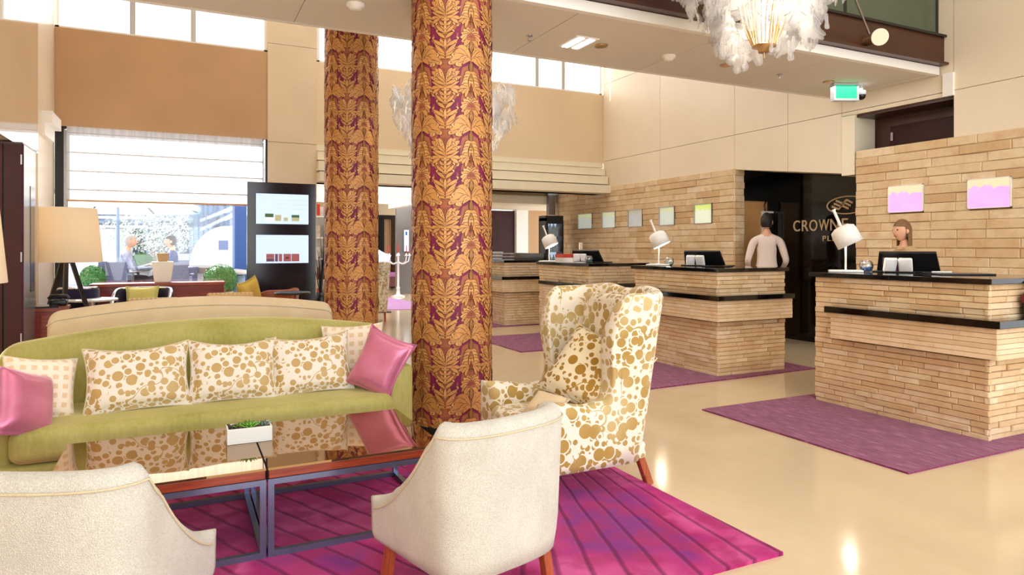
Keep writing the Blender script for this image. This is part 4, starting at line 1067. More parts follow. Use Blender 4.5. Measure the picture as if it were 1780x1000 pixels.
# ------------------------------------------------------------------ upholstery helpers
def shell(path, h, z0, th, flare=lambda s, k: 0.0, ns=60, mi=0, endround=4, shift=None):
    """padded wall that follows a plan path; h(s) gives its height; flare pushes it outwards with height"""
    P = [Vector(path(i / (ns - 1))) for i in range(ns)]
    rings = []
    for i in range(ns):
        s = i / (ns - 1); a = P[max(i - 1, 0)]; b = P[min(i + 1, ns - 1)]; d = (b - a).normalized(); nrm = Vector((d.y, -d.x))
        e = min(i, ns - 1 - i); t = th(s) if callable(th) else th
        if e < endround: t *= max(.12, math.sqrt(1 - (1 - e / endround) ** 2))
        H = h(s); r = t / 2; ring = []
        def pt(off, z):
            k = (z - z0) / max(.05, H - z0)
            q = P[i] + nrm * (off + flare(s, max(0, (z - z0))))
            if shift: q = q + Vector((0, shift(s, z)))
            ring.append((q.x, q.y, z))
        for k in range(9): pt(0 - .012 * (1 - min(1, k / 1.5)), z0 + (H - r - z0) * k / 8)
        for k in range(1, 6):
            an = PI * k / 6; pt(-r + r * math.cos(an), H - r + r * math.sin(an))
        for k in range(8, -1, -1): pt(-t, z0 + (H - r - z0) * k / 8)
        rings.append(ring)
    m = len(rings[0]); v = [p for R in rings for p in R]; f = []
    for i in range(ns - 1):
        for k in range(m):
            k2 = (k + 1) % m; f.append((i * m + k, (i + 1) * m + k, (i + 1) * m + k2, i * m + k2))
    f.append(tuple(range(m))); f.append(tuple((ns - 1) * m + k for k in range(m - 1, -1, -1)))
    return MB().add(v, f, mi, True)
def u_path(a, yf, yb, yc, p=2.3):
    """U-shaped plan: starts front left (-a, yf), runs round the back (0, yb), ends front right"""
    L1 = yf - yc; L2 = 1.45 * (a + abs(yb - yc)) / 2 * 1.1; T = 2 * (L1 + L2)
    def f(s):
        x = s * T
        m = False
        if x > T / 2: x = T - x; m = True
        if x < L1: q = (-a, yf - x)
        else:
            t = (x - L1) / L2 * PI / 2
            c, sn = math.cos(t), math.sin(t)
            q = (-a * (abs(c) ** (2 / p)), yc + (yb - yc) * (abs(sn) ** (2 / p)))
        return (-q[0], q[1]) if m else q
    return f
def edge_line(path, h, z0, th, flare, ns, off, r, name, m, parent):
    pts = []
    for i in range(2, ns - 2):
        s = i / (ns - 1); a = Vector(path(max(0, s - .01))); b = Vector(path(min(1, s + .01))); d = (b - a).normalized(); nrm = Vector((d.y, -d.x))
        H = h(s); q = Vector(path(s)) + nrm * (off + flare(s, H - z0 - .03)); pts.append((q.x, q.y, H - (th(s) if callable(th) else th) * .5 + .004))
    return MB().tube(pts, r, 6).build(name, m, parent)
def pillow_mb(W, H, T, pinch=.10, n=18, droop=.0):
    mb = MB()
    def side(sg):
        def f(u, v):
            a, b = u * 2 - 1, v * 2 - 1
            x = a * W / 2 * (1 - pinch * a * a * (1 - b * b)); z = H / 2 + b * H / 2 * (1 - pinch * b * b * (1 - a * a))
            e = max(0, (1 - a ** 4) * (1 - b ** 4)) ** .55
            z -= droop * max(0, b) * (1 - a * a) * H
            return (x, sg * (T / 2 * e + .004), z)
        return f
    g = MB(); g.grid(side(-1), n, n); g2 = MB(); g2.grid(side(1), n, n)
    mb.add(g.v, g.f, 0, True); mb.add(g2.v, [f[::-1] for f in g2.f], 0, True)
    e = [(i, 0) for i in range(n)] + [(n - 1, j) for j in range(1, n)] + [(i, n - 1) for i in range(n - 2, -1, -1)] + [(0, j) for j in range(n - 2, 0, -1)]
    k = n * n; L = [i * n + j for i, j in e]
    mb.add([], []); 
    for a, b in zip(L, L[1:] + L[:1]): mb.f.append((a, b, b + k, a + k)); mb.m.append(0); mb.s.append(True)
    mb.edge = [Vector(g.v[i]) for i in L]
    return mb
def cushion(name, label, m, loc, rot, W, H, T, piping=None, pinch=.1, group=None, droop=0.0, pip_r=.006):
    t = thing(name, label, 'cushion', loc, 0, group); t.rotation_euler = rot
    pb = pillow_mb(W, H, T, pinch, droop=droop)
    o = pb.build('cover', m, t)
    uvl = o.data.uv_layers.new(name='UVMap')
    for p in o.data.polygons:
        for li in p.loop_indices:
            c = o.data.vertices[o.data.loops[li].vertex_index].co; uvl.data[li].uv = (c.x / W + .5, c.z / H)
    MB().tube([(p.x, 0, p.z) for p in pb.edge], pip_r, 6, closed=True).build('piping', piping or m, t)
    return t

# ------------------------------------------------------------------ green sofa
sf = thing('green_sofa', 'lime green velvet sofa with curved back, behind the coffee tables', 'sofa', (.20, 4.66, 0))
X0, X1 = -1.18, 1.18
def camel(x, zc, zl, zr_, hw, r):
    u = x / hw; z = zc + ((zl - zc) if u < 0 else (zr_ - zc)) * abs(u) ** 1.9
    e = hw - abs(x)
    if e < r: z -= r - math.sqrt(max(0, r * r - (r - e) ** 2))
    return z
def camel_back(hw, y0, y1, z0, zc, zl, zr_, r, lean, name, m, parent, piping=None):
    n = 60; xs = [-hw + 2 * hw * (.5 - .5 * math.cos(PI * i / (n - 1))) for i in range(n)]; prof = []
    mb = MB(); rings = []
    t = y1 - y0
    for x in xs:
        H = max(z0 + .06, camel(x, zc, zl, zr_, hw, r)); ring = []
        e = min(1, (hw - abs(x)) / .03); tt = t * (.35 + .65 * math.sqrt(max(0, 1 - (1 - e) ** 2))); yc = (y0 + y1) / 2
        q = tt / 2
        for k in range(8): z = z0 + (H - q - z0) * k / 7; ring.append((x, yc - q + lean * (z - z0), z))
        for k in range(1, 6): an = PI * k / 6; z = H - q + q * math.sin(an); ring.append((x, yc - q * math.cos(an) + lean * (z - z0), z))
        for k in range(7, -1, -1): z = z0 + (H - q - z0) * k / 7; ring.append((x, yc + q + lean * .5 * (z - z0), z))
        rings.append(ring)
    m_ = len(rings[0]); v = [p for R in rings for p in R]; f = []
    for i in range(n - 1):
        for k in range(m_): k2 = (k + 1) % m_; f.append((i * m_ + k, i * m_ + k2, (i + 1) * m_ + k2, (i + 1) * m_ + k))
    f.append(tuple(range(m_ - 1, -1, -1))); f.append(tuple((n - 1) * m_ + k for k in range(m_)))
    o = mb.add(v, f, 0, True).build(name, m, parent)
    if piping:
        MB().tube([rings[i][8 if piping[1] < 0 else 12] for i in range(1, n - 1)], .007, 6).build('piping', piping[0], o)
    return o
camel_back(1.19, .17, .43, .10, .905, .785, .80, .115, .10, 'backrest', M['velvet'], sf)
MB().rbox(X0 + .02, -.43, .07, X1 - .02, .2, .255, .03).build('base', M['velvet'], sf)
MB().rbox(X0 + .19, -.46, .262, X1 - .148, .22, .445, .06, 5).build('seat_cushion', M['velvet'], sf)
for sgn, xa, xb in ((-1, X0, X0 + .195), (1, X1 - .155, X1)):
    mb = MB(); mb.rbox(xa, -.36, .07, xb, .30, .61, .028, 3)
    ar = mb.build('armrest', M['velvet'], sf)
    xc = xa if sgn < 0 else xb
for x in (X0 + .1, X1 - .1):
    for y in (-.36, .34): MB().cyl((x, y, 0), (x, y, .08), .02, .028, 10).build('leg', M['legwood'], sf)

# cushions on the sofa
def on_seat(xl, xr, yb, Y): a = ony(xl, yb, Y); b = ony(xr, yb, Y); return (a.x + b.x) / 2, (b.x - a.x)
FL = 'large berry print cushions on the green sofa'
x, w = on_seat(148, 334, 706, 4.60); cushion('sofa_cushion', 'wide gold berry print cushion on the green sofa, left of the three', M['floralc'], (x, 4.47, .435), (-.40, -.03, .04), w * 1.0, .40, .19, M['creampiping'], group=FL, droop=.05)
x, w = on_seat(325, 478, 695, 4.60); cushion('sofa_cushion', 'gold berry print cushion on the green sofa, middle of the three', M['floralc'], (x, 4.49, .435), (-.40, .02, .0), w * 1.02, .40, .19, M['creampiping'], group=FL, droop=.06)
x, w = on_seat(470, 608, 684, 4.60); cushion('sofa_cushion', 'gold berry print cushion on the green sofa, beside the right pink one', M['floralc'], (x, 4.51, .435), (-.40, -.05, -.04), w * 1.04, .40, .18, M['creampiping'], group=FL, droop=.05)
cushion('sofa_cushion', 'cream windowpane cushion behind the left pink cushion', M['lattice'], (-.70, 4.46, .43), (-.36, .16, .40), .36, .36, .15, M['creampiping'], group='cream windowpane cushions')
cushion('sofa_cushion', 'cream windowpane cushion behind the right pink cushion', M['lattice'], (1.07, 4.66, .44), (-.30, -.05, -.30), .42, .42, .15, M['creampiping'], group='cream windowpane cushions')
cushion('sofa_cushion', 'pink satin cushion leaning on the left arm of the sofa', M['satin'], (-.735, 4.22, .40), (-.30, .36, .95), .36, .37, .17, M['satin'], .12, group='pink satin cushions', pip_r=.004)
cushion('sofa_cushion', 'pink satin cushion leaning on the right arm of the sofa', M['satin'], (1.09, 4.40, .43), (-.22, .40, -.66), .34, .42, .15, M['satin'], .13, group='pink satin cushions', pip_r=.004)

# cream sofa that stands back to back with it
bs = thing('cream_sofa', 'cream upholstered sofa standing back to back with the green one', 'sofa', (.15, 6.15, 0))
camel_back(1.0, -.40, -.16, .10, 1.0, .915, .915, .07, -.03, 'backrest', M['beigesofa'], bs, (M['creampiping'], -1))
MB().rbox(-.98, -.2, .07, .98, .42, .24, .03).build('base', M['beigesofa'], bs); MB().rbox(-.86, -.18, .24, .86, .45, .45, .06, 4).build('seat_cushion', M['beigesofa'], bs)
for sgn in (-1, 1): MB().rbox(min(sgn * .86, sgn * 1.0), -.2, .08, max(sgn * .86, sgn * 1.0), .42, .62, .03).build('armrest', M['beigesofa'], bs)
for x in (-.9, .9):
    for y in (-.3, .36): MB().cyl((x, y, 0), (x, y, .11), .02, .028, 10).build('leg', M['legwood'], bs)

# ------------------------------------------------------------------ coffee tables and planter
def coffee_table(label, x0, x1):
    t = thing('coffee_table', label, 'table', ((x0 + x1) / 2, 3.565, 0.016), 0, 'pair of square coffee tables')
    w = (x1 - x0) / 2 - .002; d = .41
    MB().box(-w, -d, .384, w, d, .394).build('glass_top', M['bronzeglass'], t)
    MB().box(-w + .003, -d + .003, .345, w - .003, d - .003, .384).build('top_apron', M['redwood'], t, bevel=.003)
    q = .026; fr = MB()
    for y in (-d, d - q):
        fr.box(-w, y, .319, w, y + q, .344); fr.box(-w, y, 0, w, y + q, q)
    for x in (-w, w - q):
        fr.box(x, -d + q, .319, x + q, d - q, .344); fr.box(x, -d + q, 0, x + q, d - q, q)
    fr.build('frame', M['gun'], t)
    for x in (-w, w - q):
        for y in (-d, d - q): MB().box(x, y, q, x + q, y + q, .319).build('leg', M['gun'], t)
coffee_table('bronze glass coffee table in front of the left part of the sofa', -.50, .342)
coffee_table('bronze glass coffee table next to the damask column', .346, 1.172)
t = thing('planter', 'white rectangular planter of succulents on the coffee tables', 'planter', (.312, 3.66, .4105))
MB().box(-.105, -.06, 0, .105, .06, .006).box(-.105, -.06, .006, .105, -.052, .075).box(-.105, .052, .006, .105, .06, .075).box(-.105, -.052, .006, -.097, .052, .075).box(.097, -.052, .006, .105, .052, .075).build('pot', M['white'], t, bevel=.002)
mb = MB(); q = random.Random(3)
for i in range(90): mb.ball((q.uniform(-.094, .094), q.uniform(-.048, .048), .062 + q.random() * .01), q.uniform(.006, .011), 6, 4)
tag(mb.build('pebbles', M['pebble'], t), kind='stuff')
def rosette(c, R, n, m, layers=3, up=.5):
    mb = MB()
    for L in range(layers):
        k = n - L * 2
        for i in range(k):
            a = 2 * PI * (i + L * .5) / k; tilt = .25 + L * .35; r = R * (1 - L * .22)
            d = Vector((math.cos(a) * math.cos(tilt), math.sin(a) * math.cos(tilt), math.sin(tilt) * up * 2)); s = Vector((-math.sin(a), math.cos(a), 0)); upv = d.cross(s) * -1
            b = Vector(c); pts = [b, b + d * r * .5 + s * r * .17 + upv * .002, b + d * r + Vector((0, 0, r * .12)), b + d * r * .5 - s * r * .17 + upv * .002, b + d * r * .5 + Vector((0, 0, -r * .07))]
            mb.add(pts, [(0, 1, 4), (1, 2, 4), (2, 3, 4), (3, 0, 4), (0, 3, 2, 1)], 0, True)
    return mb
rosette((.0, -.01, .068), .062, 13, None).build('succulent', M['succ'], t); rosette((-.04, .005, .066), .045, 11, None).build('succulent', M['succ'], t)
rosette((.07, .0, .066), .045, 10, None).build('succulent', M['succ2'], t); rosette((.085, .03, .066), .03, 9, None).build('succulent', M['succ2'], t)

# ------------------------------------------------------------------ cream tub chairs (backs to the camera)
def tub_chair(label, x, y, rz):
    t = thing('tub_chair', label, 'armchair', (x, y, 0.0), rz, 'cream tub chairs')
    path = u_path(.285, .275, -.305, -.16, 2.9)
    def h(s):
        yy = path(s)[1]; k = min(1, max(0, (yy + .20) / .475))
        return .365 + .40 * (1 - k) ** 1.6 - .02 * max(0, 1 - abs(k - .05) / .1)
    th = lambda s: .10
    fl = lambda s, k: .04 * k * max(0, 1 - abs(2 * s - 1) * 1.6) + .02 * k
    shell(path, h, .185, th, fl, 90, endround=6).build('shell', M['boucle'], t)
    edge_line(path, h, .185, th, fl, 90, .002, .004, 'piping', M['creampiping'], t)
    MB().rbox(-.26, -.24, .185, .26, .262, .23, .02).build('underside', M['boucle'], t)
    MB().rbox(-.207, -.21, .23, .207, .30, .385, .06, 5).build('seat_cushion', M['boucle'], t)
    for sx in (-1, 1):
        for yy in (.21, -.20): MB().bar((sx * .25, yy * 1.08, 0), (sx * .23, yy, .19), .04, .04).build('leg', M['legwood'], t, bevel=.006)
    return t
TUBR = tub_chair('cream tub chair turned away, in front of the wing armchair', 1.05, 2.555, math.radians(14.5))
TUBL = tub_chair('cream tub chair turned away, cut off at the lower left corner', -.262, 2.555, math.radians(-26))

# ------------------------------------------------------------------ wing armchair
wc = thing('wing_armchair', 'high wing armchair in cream and gold berry print beside the rug', 'armchair', (2.07, 3.51, 0), PI / 2)
wpath = u_path(.385, .38, -.36, -.14, 3.4)
def wh(s):
    yy = wpath(s)[1]; xx = abs(wpath(s)[0])
    k = min(1, max(0, (-.03 - yy) / .17)); k = k * k * (3 - 2 * k)
    dip = -.035 * math.exp(-((yy - .08) / .13) ** 2)
    return .555 + dip + k * .585 + (-.012 * math.cos(xx / .385 * PI * 2) * k)
wth = lambda s: .135 - .045 * min(1, max(0, (-.03 - wpath(s)[1]) / .17))
def wfl(s, k):
    yy = wpath(s)[1]; b = max(0, min(1, (-.14 - yy) / .2))
    return .13 * k * b + .02 * k + .06 * max(0, k - .45) * (1 - b)
wsh = lambda s, z: .085 * math.exp(-((wpath(s)[1] + .15) / .075) ** 2) * max(0, math.sin(PI * min(1, max(0, (z - .60) / .62)))) ** .8
shell(wpath, wh, .165, wth, wfl, 130, endround=5, shift=wsh).build('shell', M['floral'], wc)

MB().rbox(-.36, -.33, .175, .36, .36, .27, .02).build('base', M['floral'], wc)
MB().rbox(-.262, -.2, .27, .262, .39, .43, .06, 5).build('seat_cushion', M['floral'], wc)
bm_ = MB(); bm_.rbox(-.265, -.055, .0, .265, .055, .70, .05, 5)
bm_.xform(Matrix.Translation((0, -.255, .40)) @ Matrix.Rotation(.13, 4, 'X')).build('back_pad', M['floral'], wc)
for sx in (-1, 1):
    MB().bar((sx * .30, -.39, 0), (sx * .30, -.31, .20), .045, .045).build('leg', M['legwood'], wc, bevel=.006)
    MB().cyl((sx * .30, .31, 0), (sx * .29, .30, .19), .018, .03, 12).build('leg', M['legwood'], wc)
cushion('armchair_cushion', 'gold berry print cushion lying in the wing armchair', M['floralg'], (2.06, 3.40, .455), (-.66, .28, -PI / 2 + .40), .58, .48, .2, M['creampiping'])
cushion('armchair_cushion', 'small cream cushion on the tub chair before the wing armchair', M['boucle'], (1.13, 2.93, .40), (-.5, .0, math.radians(-150)), .36, .28, .12, M['creampiping']) if False else None

cushion('armchair_cushion', 'small plain cream cushion on the front of the wing armchair seat', M['beigesofa'], (1.80, 3.36, .43), (-1.05, .1, -PI / 2 + .5), .21, .19, .08, M['creampiping'])
# ------------------------------------------------------------------ big tripod lamps
def tripod_lamp(label, x, y, rz=0):
    t = thing('tripod_lamp', label, 'lamp', (x, y, 0), rz, 'large tripod lamps')
    MB().lathe([(.362, 1.215), (.305, 1.84)], n=48, caps=False).lathe([(.358, 1.217), (.301, 1.838)], n=48, caps=False).build('lamp_shade', M['shade'], t)
    for k in range(3):
        a = 2 * PI * k / 3
        MB().bar((.42 * math.cos(a), .42 * math.sin(a), 0), (.05 * math.cos(a), .05 * math.sin(a), 1.24), .045, .035).build('leg', M['blackmetal'], t, bevel=.004)
    MB().lathe([(.0, 1.2), (.075, 1.2), (.075, 1.245), (0, 1.245)], n=20).build('hub', M['blackmetal'], t)
    MB().cyl((0, 0, 1.245), (0, 0, 1.43), .014, n=10).build('stem', M['brass'], t)
    MB().ball((0, 0, 1.49), .055, 14, 10).build('bulb', M['bulb'], t)
    l = bpy.data.lights.new('lamp_light', 'POINT'); l.energy = 8; l.color = (1, .86, .66); l.shadow_soft_size = .06
    o = bpy.data.objects.new('lamp_light', l); col.objects.link(o); o.parent = t; o.location = (0, 0, 1.58)
p = ond(116, 431, 7.87); tripod_lamp('large lamp with cream drum shade on black tripod, by the window', p.x, p.y, .55)
p = ond(-160, 431, 3.05); tripod_lamp('large tripod lamp whose shade is cut by the left edge', p.x, p.y, -.175)

# ------------------------------------------------------------------ dark cabinet at the left
cb = thing('tall_cabinet', 'tall dark brown cabinet with steel side against the left wall', 'cabinet', (-1.66, 7.62, 0))
MB().box(-.50, .03, .02, .345, .70, 2.34).build('carcass', M['blackmetal'], cb)
MB().box(-.50, 0, .03, .20, .03, 2.335).build('door', M['doorbrown'], cb); MB().box(.215, 0, .03, .345, .03, 2.335).build('door', M['doorbrown'], cb)
for z in (.5, 1.25, 2.15): MB().cyl((.345, -.006, z), (.345, -.006, z + .09), .008, n=8).build('hinge', M['steel'], cb)
sd = MB().box(.345, .02, .02, .352, .70, 2.34).build('side_panel', M['greypanel'], cb)
MB().box(.352, .36, .95, .356, .56, 1.98).build('slot', M['black'], sd)
MB().box(.345, 0, .02, .36, .02, 2.34).build('edge_trim', M['darkpurple'], cb); MB().box(.345, .70, .02, .362, .72, 2.34).build('edge_trim', M['brass'], cb)
MB().box(-.50, .03, 2.34, .35, .72, 2.36).build('top', M['darkbrown'], cb)

# ------------------------------------------------------------------ middle lounge furniture
a = ony(155, 495, 10.75); b = ony(392, 492, 10.75)
rc = thing('low_cabinet', 'long reddish brown low cabinet under the courtyard window', 'cabinet', ((a.x + b.x) / 2, 10.75, 0))
hw = (b.x - a.x) / 2
MB().box(-hw, 0, .84, hw, .42, .885).build('top', M['redwood'], rc, bevel=.006); MB().box(-hw + .02, .03, .06, hw - .02, .40, .84).build('carcass', M['cherry'], rc)
for k in range(4):
    x0 = -hw + .03 + k * (2 * hw - .06) / 4; x1 = x0 + (2 * hw - .06) / 4
    dd = MB().box(x0 + .004, .012, .10, x1 - .004, .03, .74).build('door', M['cherry'], rc); MB().cyl((x1 - .06, .012, .6), (x1 - .06, -.008, .6), .01, n=8).build('knob', M['steel'], dd)
MB().box(-hw + .04, .05, 0, hw - .04, .38, .06).build('plinth', M['black'], rc)
p = ony(283, 492, 10.95)
t = thing('tapered_vase', 'tall white tapered vase on the red-brown low cabinet', 'vase', (p.x, 10.95, .885))
MB().prism([(-.105, 0), (.105, 0), (.14, .30), (-.14, .30)], lambda a, b, t_: (a, t_, b), -.11, .11).build('body', M['white'], t, bevel=.012)
MB().prism([(-.06, .29), (.06, .29), (.078, .42), (-.078, .42)], lambda a, b, t_: (a, t_, b), -.06, .06).build('inner_pot', M['gold'], t, bevel=.01)

def small_tub(label, x, y, rz, m, rim=None, seatm=None, H=.80, a=.33, leg=True):
    t = thing('lounge_chair', label, 'armchair', (x, y, 0), rz, 'small lounge chairs by the window')
    path = u_path(a, .30, -.33, -.02, 2.2)
    def h(s):
        yy = path(s)[1]; k = min(1, max(0, (.30 - yy) / .5)); return .58 + (H - .58) * k * k * (3 - 2 * k)
    shell(path, h, .2, .07, lambda s, k: .06 * k, 48).build('shell', m, t)
    if rim: edge_line(path, h, .2, .0, lambda s, k: .06 * k, 48, -.035, .017, 'chrome_rim', rim, t)
    MB().rbox(-a + .07, -.26, .2, a - .07, .32, .44, .05, 4).build('seat_cushion', seatm or m, t)
    for sx in (-1, 1):
        for yy in (.24, -.22): MB().cyl((sx * .24, yy, 0), (sx * .22, yy * .95, .21), .014, .02, 8).build('leg', M['blackmetal'], t)
    return t
def at_top(px_, py_, z): p = onz(px_, py_, z) if py_ > 433 else None; return p
def place(px_, d): p = ond(px_, 431, d); return p.x, p.y
x, y = place(248, 9.0); small_tub('dark lounge chair with chrome rim and lime cushion', x, y, PI - .1, M['navyfab'], M['chrome'], H=.83, a=.34)
cushion('lounge_cushion', 'pale lime cushion in the dark chrome-rimmed chair', M['lime'], (x - .02, y + .12, .47), (-.25, 0, -.1), .40, .40, .15)
x, y = place(131, 8.7); small_tub('dark navy lounge chair behind the tripod lamp', x, y, .3, M['navyfab'], M['chrome'], H=.87, a=.22)
def armchair_sq(label, x, y, rz, m, H=.78, w=.36, frame=None):
    t = thing('square_armchair', label, 'armchair', (x, y, 0), rz, 'square tan armchairs')
    mb = MB(); mb.rbox(-w, -.36, .2, w, -.24, H, .03)
    mb.build('backrest', m, t)
    if frame: MB().box(-w + .06, -.368, .25, w - .06, -.36, H - .05).build('back_panel', frame, t)
    for sx in (-1, 1): MB().rbox(min(sx * w, sx * (w - .11)), -.25, .2, max(sx * w, sx * (w - .11)), .32, .58, .03).build('armrest', m, t)
    MB().rbox(-w + .1, -.25, .2, w - .1, .34, .44, .05).build('seat_cushion', m, t)
    for sx in (-1, 1):
        for yy in (.28, -.3): MB().cyl((sx * (w - .06), yy, 0), (sx * (w - .06), yy, .2), .016, .022, 8).build('leg', M['legwood'], t)
    return t
x, y = place(267, 7.45); armchair_sq('tan windowpane armchair back in front of the lime cushion', x, y + .3, 0, M['latticechair'], .83, .255, M['beigesofa'])
x, y = place(401, 8.1); armchair_sq('tan windowpane armchair back left of the yellow cushion', x, y + .3, 0, M['latticechair'], .845, .26, M['beigesofa'])
x, y = place(441, 8.5); cushion('lounge_cushion', 'mustard yellow cushion on edge in front of the screen stand', M['yellow'], (x, y, .60), (-.1, -.25, .9), .38, .40, .14)
lb = small_tub('brown leather tub chair under the screen stand', place(468, 9.0)[0], place(468, 9.0)[1], .9, M['leather'], None, H=.84, a=.34)
x, y = place(441, 8.5)
t = thing('cushion_stool', 'low brown stool carrying the mustard cushion', 'stool', (x, y, 0)); MB().rbox(-.2, -.2, .2, .2, .2, .595, .03).build('seat', M['leather'], t)
for sx in (-1, 1):
    for sy in (-1, 1): MB().cyl((sx * .15, sy * .15, 0), (sx * .15, sy * .15, .2), .015, n=8).build('leg', M['legwood'], t)
x, y = place(550, 8.2); armchair_sq('tan windowpane armchair beside the farther damask column', x - .02, y + .42, 1.2, M['latticechair'], .93, .30)
def round_table(label, x, y, z, r, m, leg):
    t = thing('side_table', label, 'table', (x, y, 0), 0, 'small round lounge tables')
    MB().lathe([(0, z - .025), (r - .01, z - .025), (r, z - .012), (r - .01, z), (0, z)], n=36).build('table_top', m, t)
    MB().cyl((0, 0, .03), (0, 0, z - .025), .03, .05, 14).build('column', leg, t); MB().lathe([(0, 0), (.2, 0), (.19, .02), (.04, .035), (0, .035)], n=28).build('foot', leg, t)
x, y = place(508, 8.0); round_table('small dark round table beside the farther column', x, y, .86, .21, M['blackplastic'], M['legwood'])
x, y = place(158, 8.45); round_table('round pale glass table beside the tripod lamp', x, y, .745, .30, M['greyplastic'], M['steel'])
p = ond(78, 431, 6.9)
sb = thing('side_console', 'reddish brown console box at the left end of the cream sofa', 'console', (p.x, p.y + .1, 0))
MB().box(-.14, -.16, .04, .16, .32, .74).build('carcass', M['cherry'], sb); MB().box(-.15, -.17, .74, .17, .33, .765).build('top', M['redwood'], sb); MB().box(-.02, -.172, .1, .15, -.16, .70).build('door', M['redwood'], sb)
MB().box(-.13, -.15, 0, .15, .31, .04).build('plinth', M['black'], sb)
t = thing('magazine', 'dark magazine lying on the reddish console', 'magazine', (p.x - .02, p.y + .12, .765), .2); MB().box(-.11, -.15, 0, .11, .15, .02).build('cover', M['black'], t)
t = thing('telephone', 'black desk telephone on the console behind the lamp', 'telephone', (p.x + .07, p.y + .36, .765)); MB().rbox(-.08, -.06, 0, .08, .06, .06, .015).build('body', M['blackplastic'], t); MB().tube([(-.09, 0, .07), (-.07, 0, .10), (.07, 0, .10), (.09, 0, .07)], .02, 8).build('handset', M['blackplastic'], t)

# ------------------------------------------------------------------ screen stand
a = ony(430, 315, 10.1); b = ony(549, 322, 10.1)
ks = thing('screen_stand', 'black free-standing panel with two lit screens near the pier', 'display', ((a.x + b.x) / 2, 10.1, 0)); hw = (b.x - a.x) / 2
MB().box(-hw, 0, .05, hw, .14, a.z - .005).build('panel', pm('dark_navy_gloss_panel', S(20, 20, 34), .14, .1, 3), ks, bevel=.006); MB().box(-hw - .05, -.12, 0, hw + .05, .26, .05).build('base', M['black'], ks)
def screen(py0, py1, l, pics):
    p0 = ony(445, py1, 10.098); p1_ = ony(536, py0, 10.098); x0, x1 = p0.x - ks.location.x, p1_.x - ks.location.x; z0, z1 = p0.z, p1_.z + .015
    s = MB().box(x0, -.012, z0, x1, 0, z1).build('screen', M['screen'], ks); s['label'] = l
    W, H = x1 - x0, z1 - z0
    for (u0, v0, u1, v1, m) in pics: MB().box(x0 + u0 * W, -.014, z0 + v0 * H, x0 + u1 * W, -.012, z0 + v1 * H).build('picture', m, s)
g1 = emit('screen_photo_green', S(60, 96, 50), .5); g2 = emit('screen_photo_tan', S(176, 170, 130), .6); g3 = emit('screen_photo_brick', S(150, 84, 84), .5); g4 = emit('screen_photo_dark', S(96, 60, 86), .5); gl_ = emit('screen_text_grey', S(168, 184, 204), .8)
gw_ = emit('screen_photo_white', S(230, 234, 226), .8)
screen(341, 389, 'upper pale blue screen with a row of food pictures', [(.165, .22, .325, .34, g1), (.165, .10, .325, .215, gw_), (.355, .10, .47, .30, g2), (.52, .10, .60, .22, g2), (.67, .22, .82, .31, g1), (.67, .10, .82, .215, g2)]
       + [(.4, .52 + k * .14, .56, .53 + k * .14, gl_) for k in range(3)] + [(.66, .50 + k * .15, .97, .512 + k * .15, gl_) for k in range(3)] + [(.03, .93, .12, .95, gl_)])
screen(411, 458, 'lower pale blue screen with a row of red pictures', [(.19, .18, .34, .33, g3), (.19, .06, .34, .175, g4), (.355, .06, .41, .33, g4), (.425, .06, .49, .33, g3), (.515, .06, .66, .33, g3), (.67, .06, .82, .33, g3), (.56, .15, .62, .22, g4), (.03, .93, .12, .95, gl_)])

# ------------------------------------------------------------------ rear hall things
p = onz(692, 516, 0)
cn = thing('candelabrum', 'tall white standing candelabrum with red candles in the rear hall', 'candelabrum', (p.x, p.y, 0))
MB().lathe([(0, 0), (.2, 0), (.19, .03), (.06, .07), (.04, .2), (.055, .25), (.03, .3), (.03, .9), (.055, .95), (.03, 1.0), (.025, 1.15), (.05, 1.2), (.03, 1.24), (0, 1.24)], n=20).build('stem', M['silver'], cn)
for k in range(6):
    a = PI * k / 3 + .2; c, s = math.cos(a), math.sin(a); r = .36 if k % 2 == 0 else .27
    ar = MB().tube([(0, 0, .98), (c * r * .5, s * r * .5, .92), (c * r * .92, s * r * .92, 1.0), (c * r, s * r, 1.14)], .016, 8).lathe([(.01, 1.14), (.055, 1.16), (.05, 1.175), (.02, 1.175), (.024, 1.22), (0, 1.22)], (c * r, s * r, 0), 12).build('arm', M['silver'], cn)
    MB().cyl((c * r, s * r, 1.22), (c * r, s * r, 1.44), .013, n=8).build('candle', M['candle'], ar)
MB().cyl((0, 0, 1.24), (0, 0, 1.55), .014, n=8).build('candle', M['candle'], cn)
p = onz(676, 505, 0)
hc = thing('hall_armchair', 'red-brown slatted armchair with lilac seat in the rear hall', 'armchair', (p.x - .1, p.y + .4, 0), .25)
MB().rbox(-.42, -.36, .42, .36, .36, .58, .04).build('seat_cushion', pm('lilac_cloth', S(176, 110, 170), .8), hc)
MB().rbox(-.42, .30, .55, .40, .42, 1.12, .04).build('backrest', pm('rust_leather', S(176, 84, 48), .5), hc)
for k in range(6): MB().box(-.38, -.36, .12 + k * .05, .34, -.34, .15 + k * .05).build('slat', M['cherry'], hc)
for sx in (-.44, .38):
    MB().box(sx, -.36, .66, sx + .07, .38, .71).box(sx, -.36, 0, sx + .06, -.30, .66).box(sx, .32, 0, sx + .06, .38, 1.0).build('armrest', M['cherry'], hc)
p = ond(650, 431, 12.6)
hw_ = thing('hall_wing_chair', 'berry print wing chair half hidden behind the farther column', 'armchair', (p.x - .18, p.y, 0), 2.2)
shell(u_path(.36, .34, -.36, -.1, 3), lambda s: .6 + .52 * min(1, max(0, (.05 - u_path(.36, .34, -.36, -.1, 3)(s)[1]) / .25)), .2, .1, lambda s, k: .06 * k, 40).build('shell', M['floral'], hw_)
MB().rbox(-.26, -.22, .2, .26, .34, .44, .05).build('seat_cushion', M['floral'], hw_)
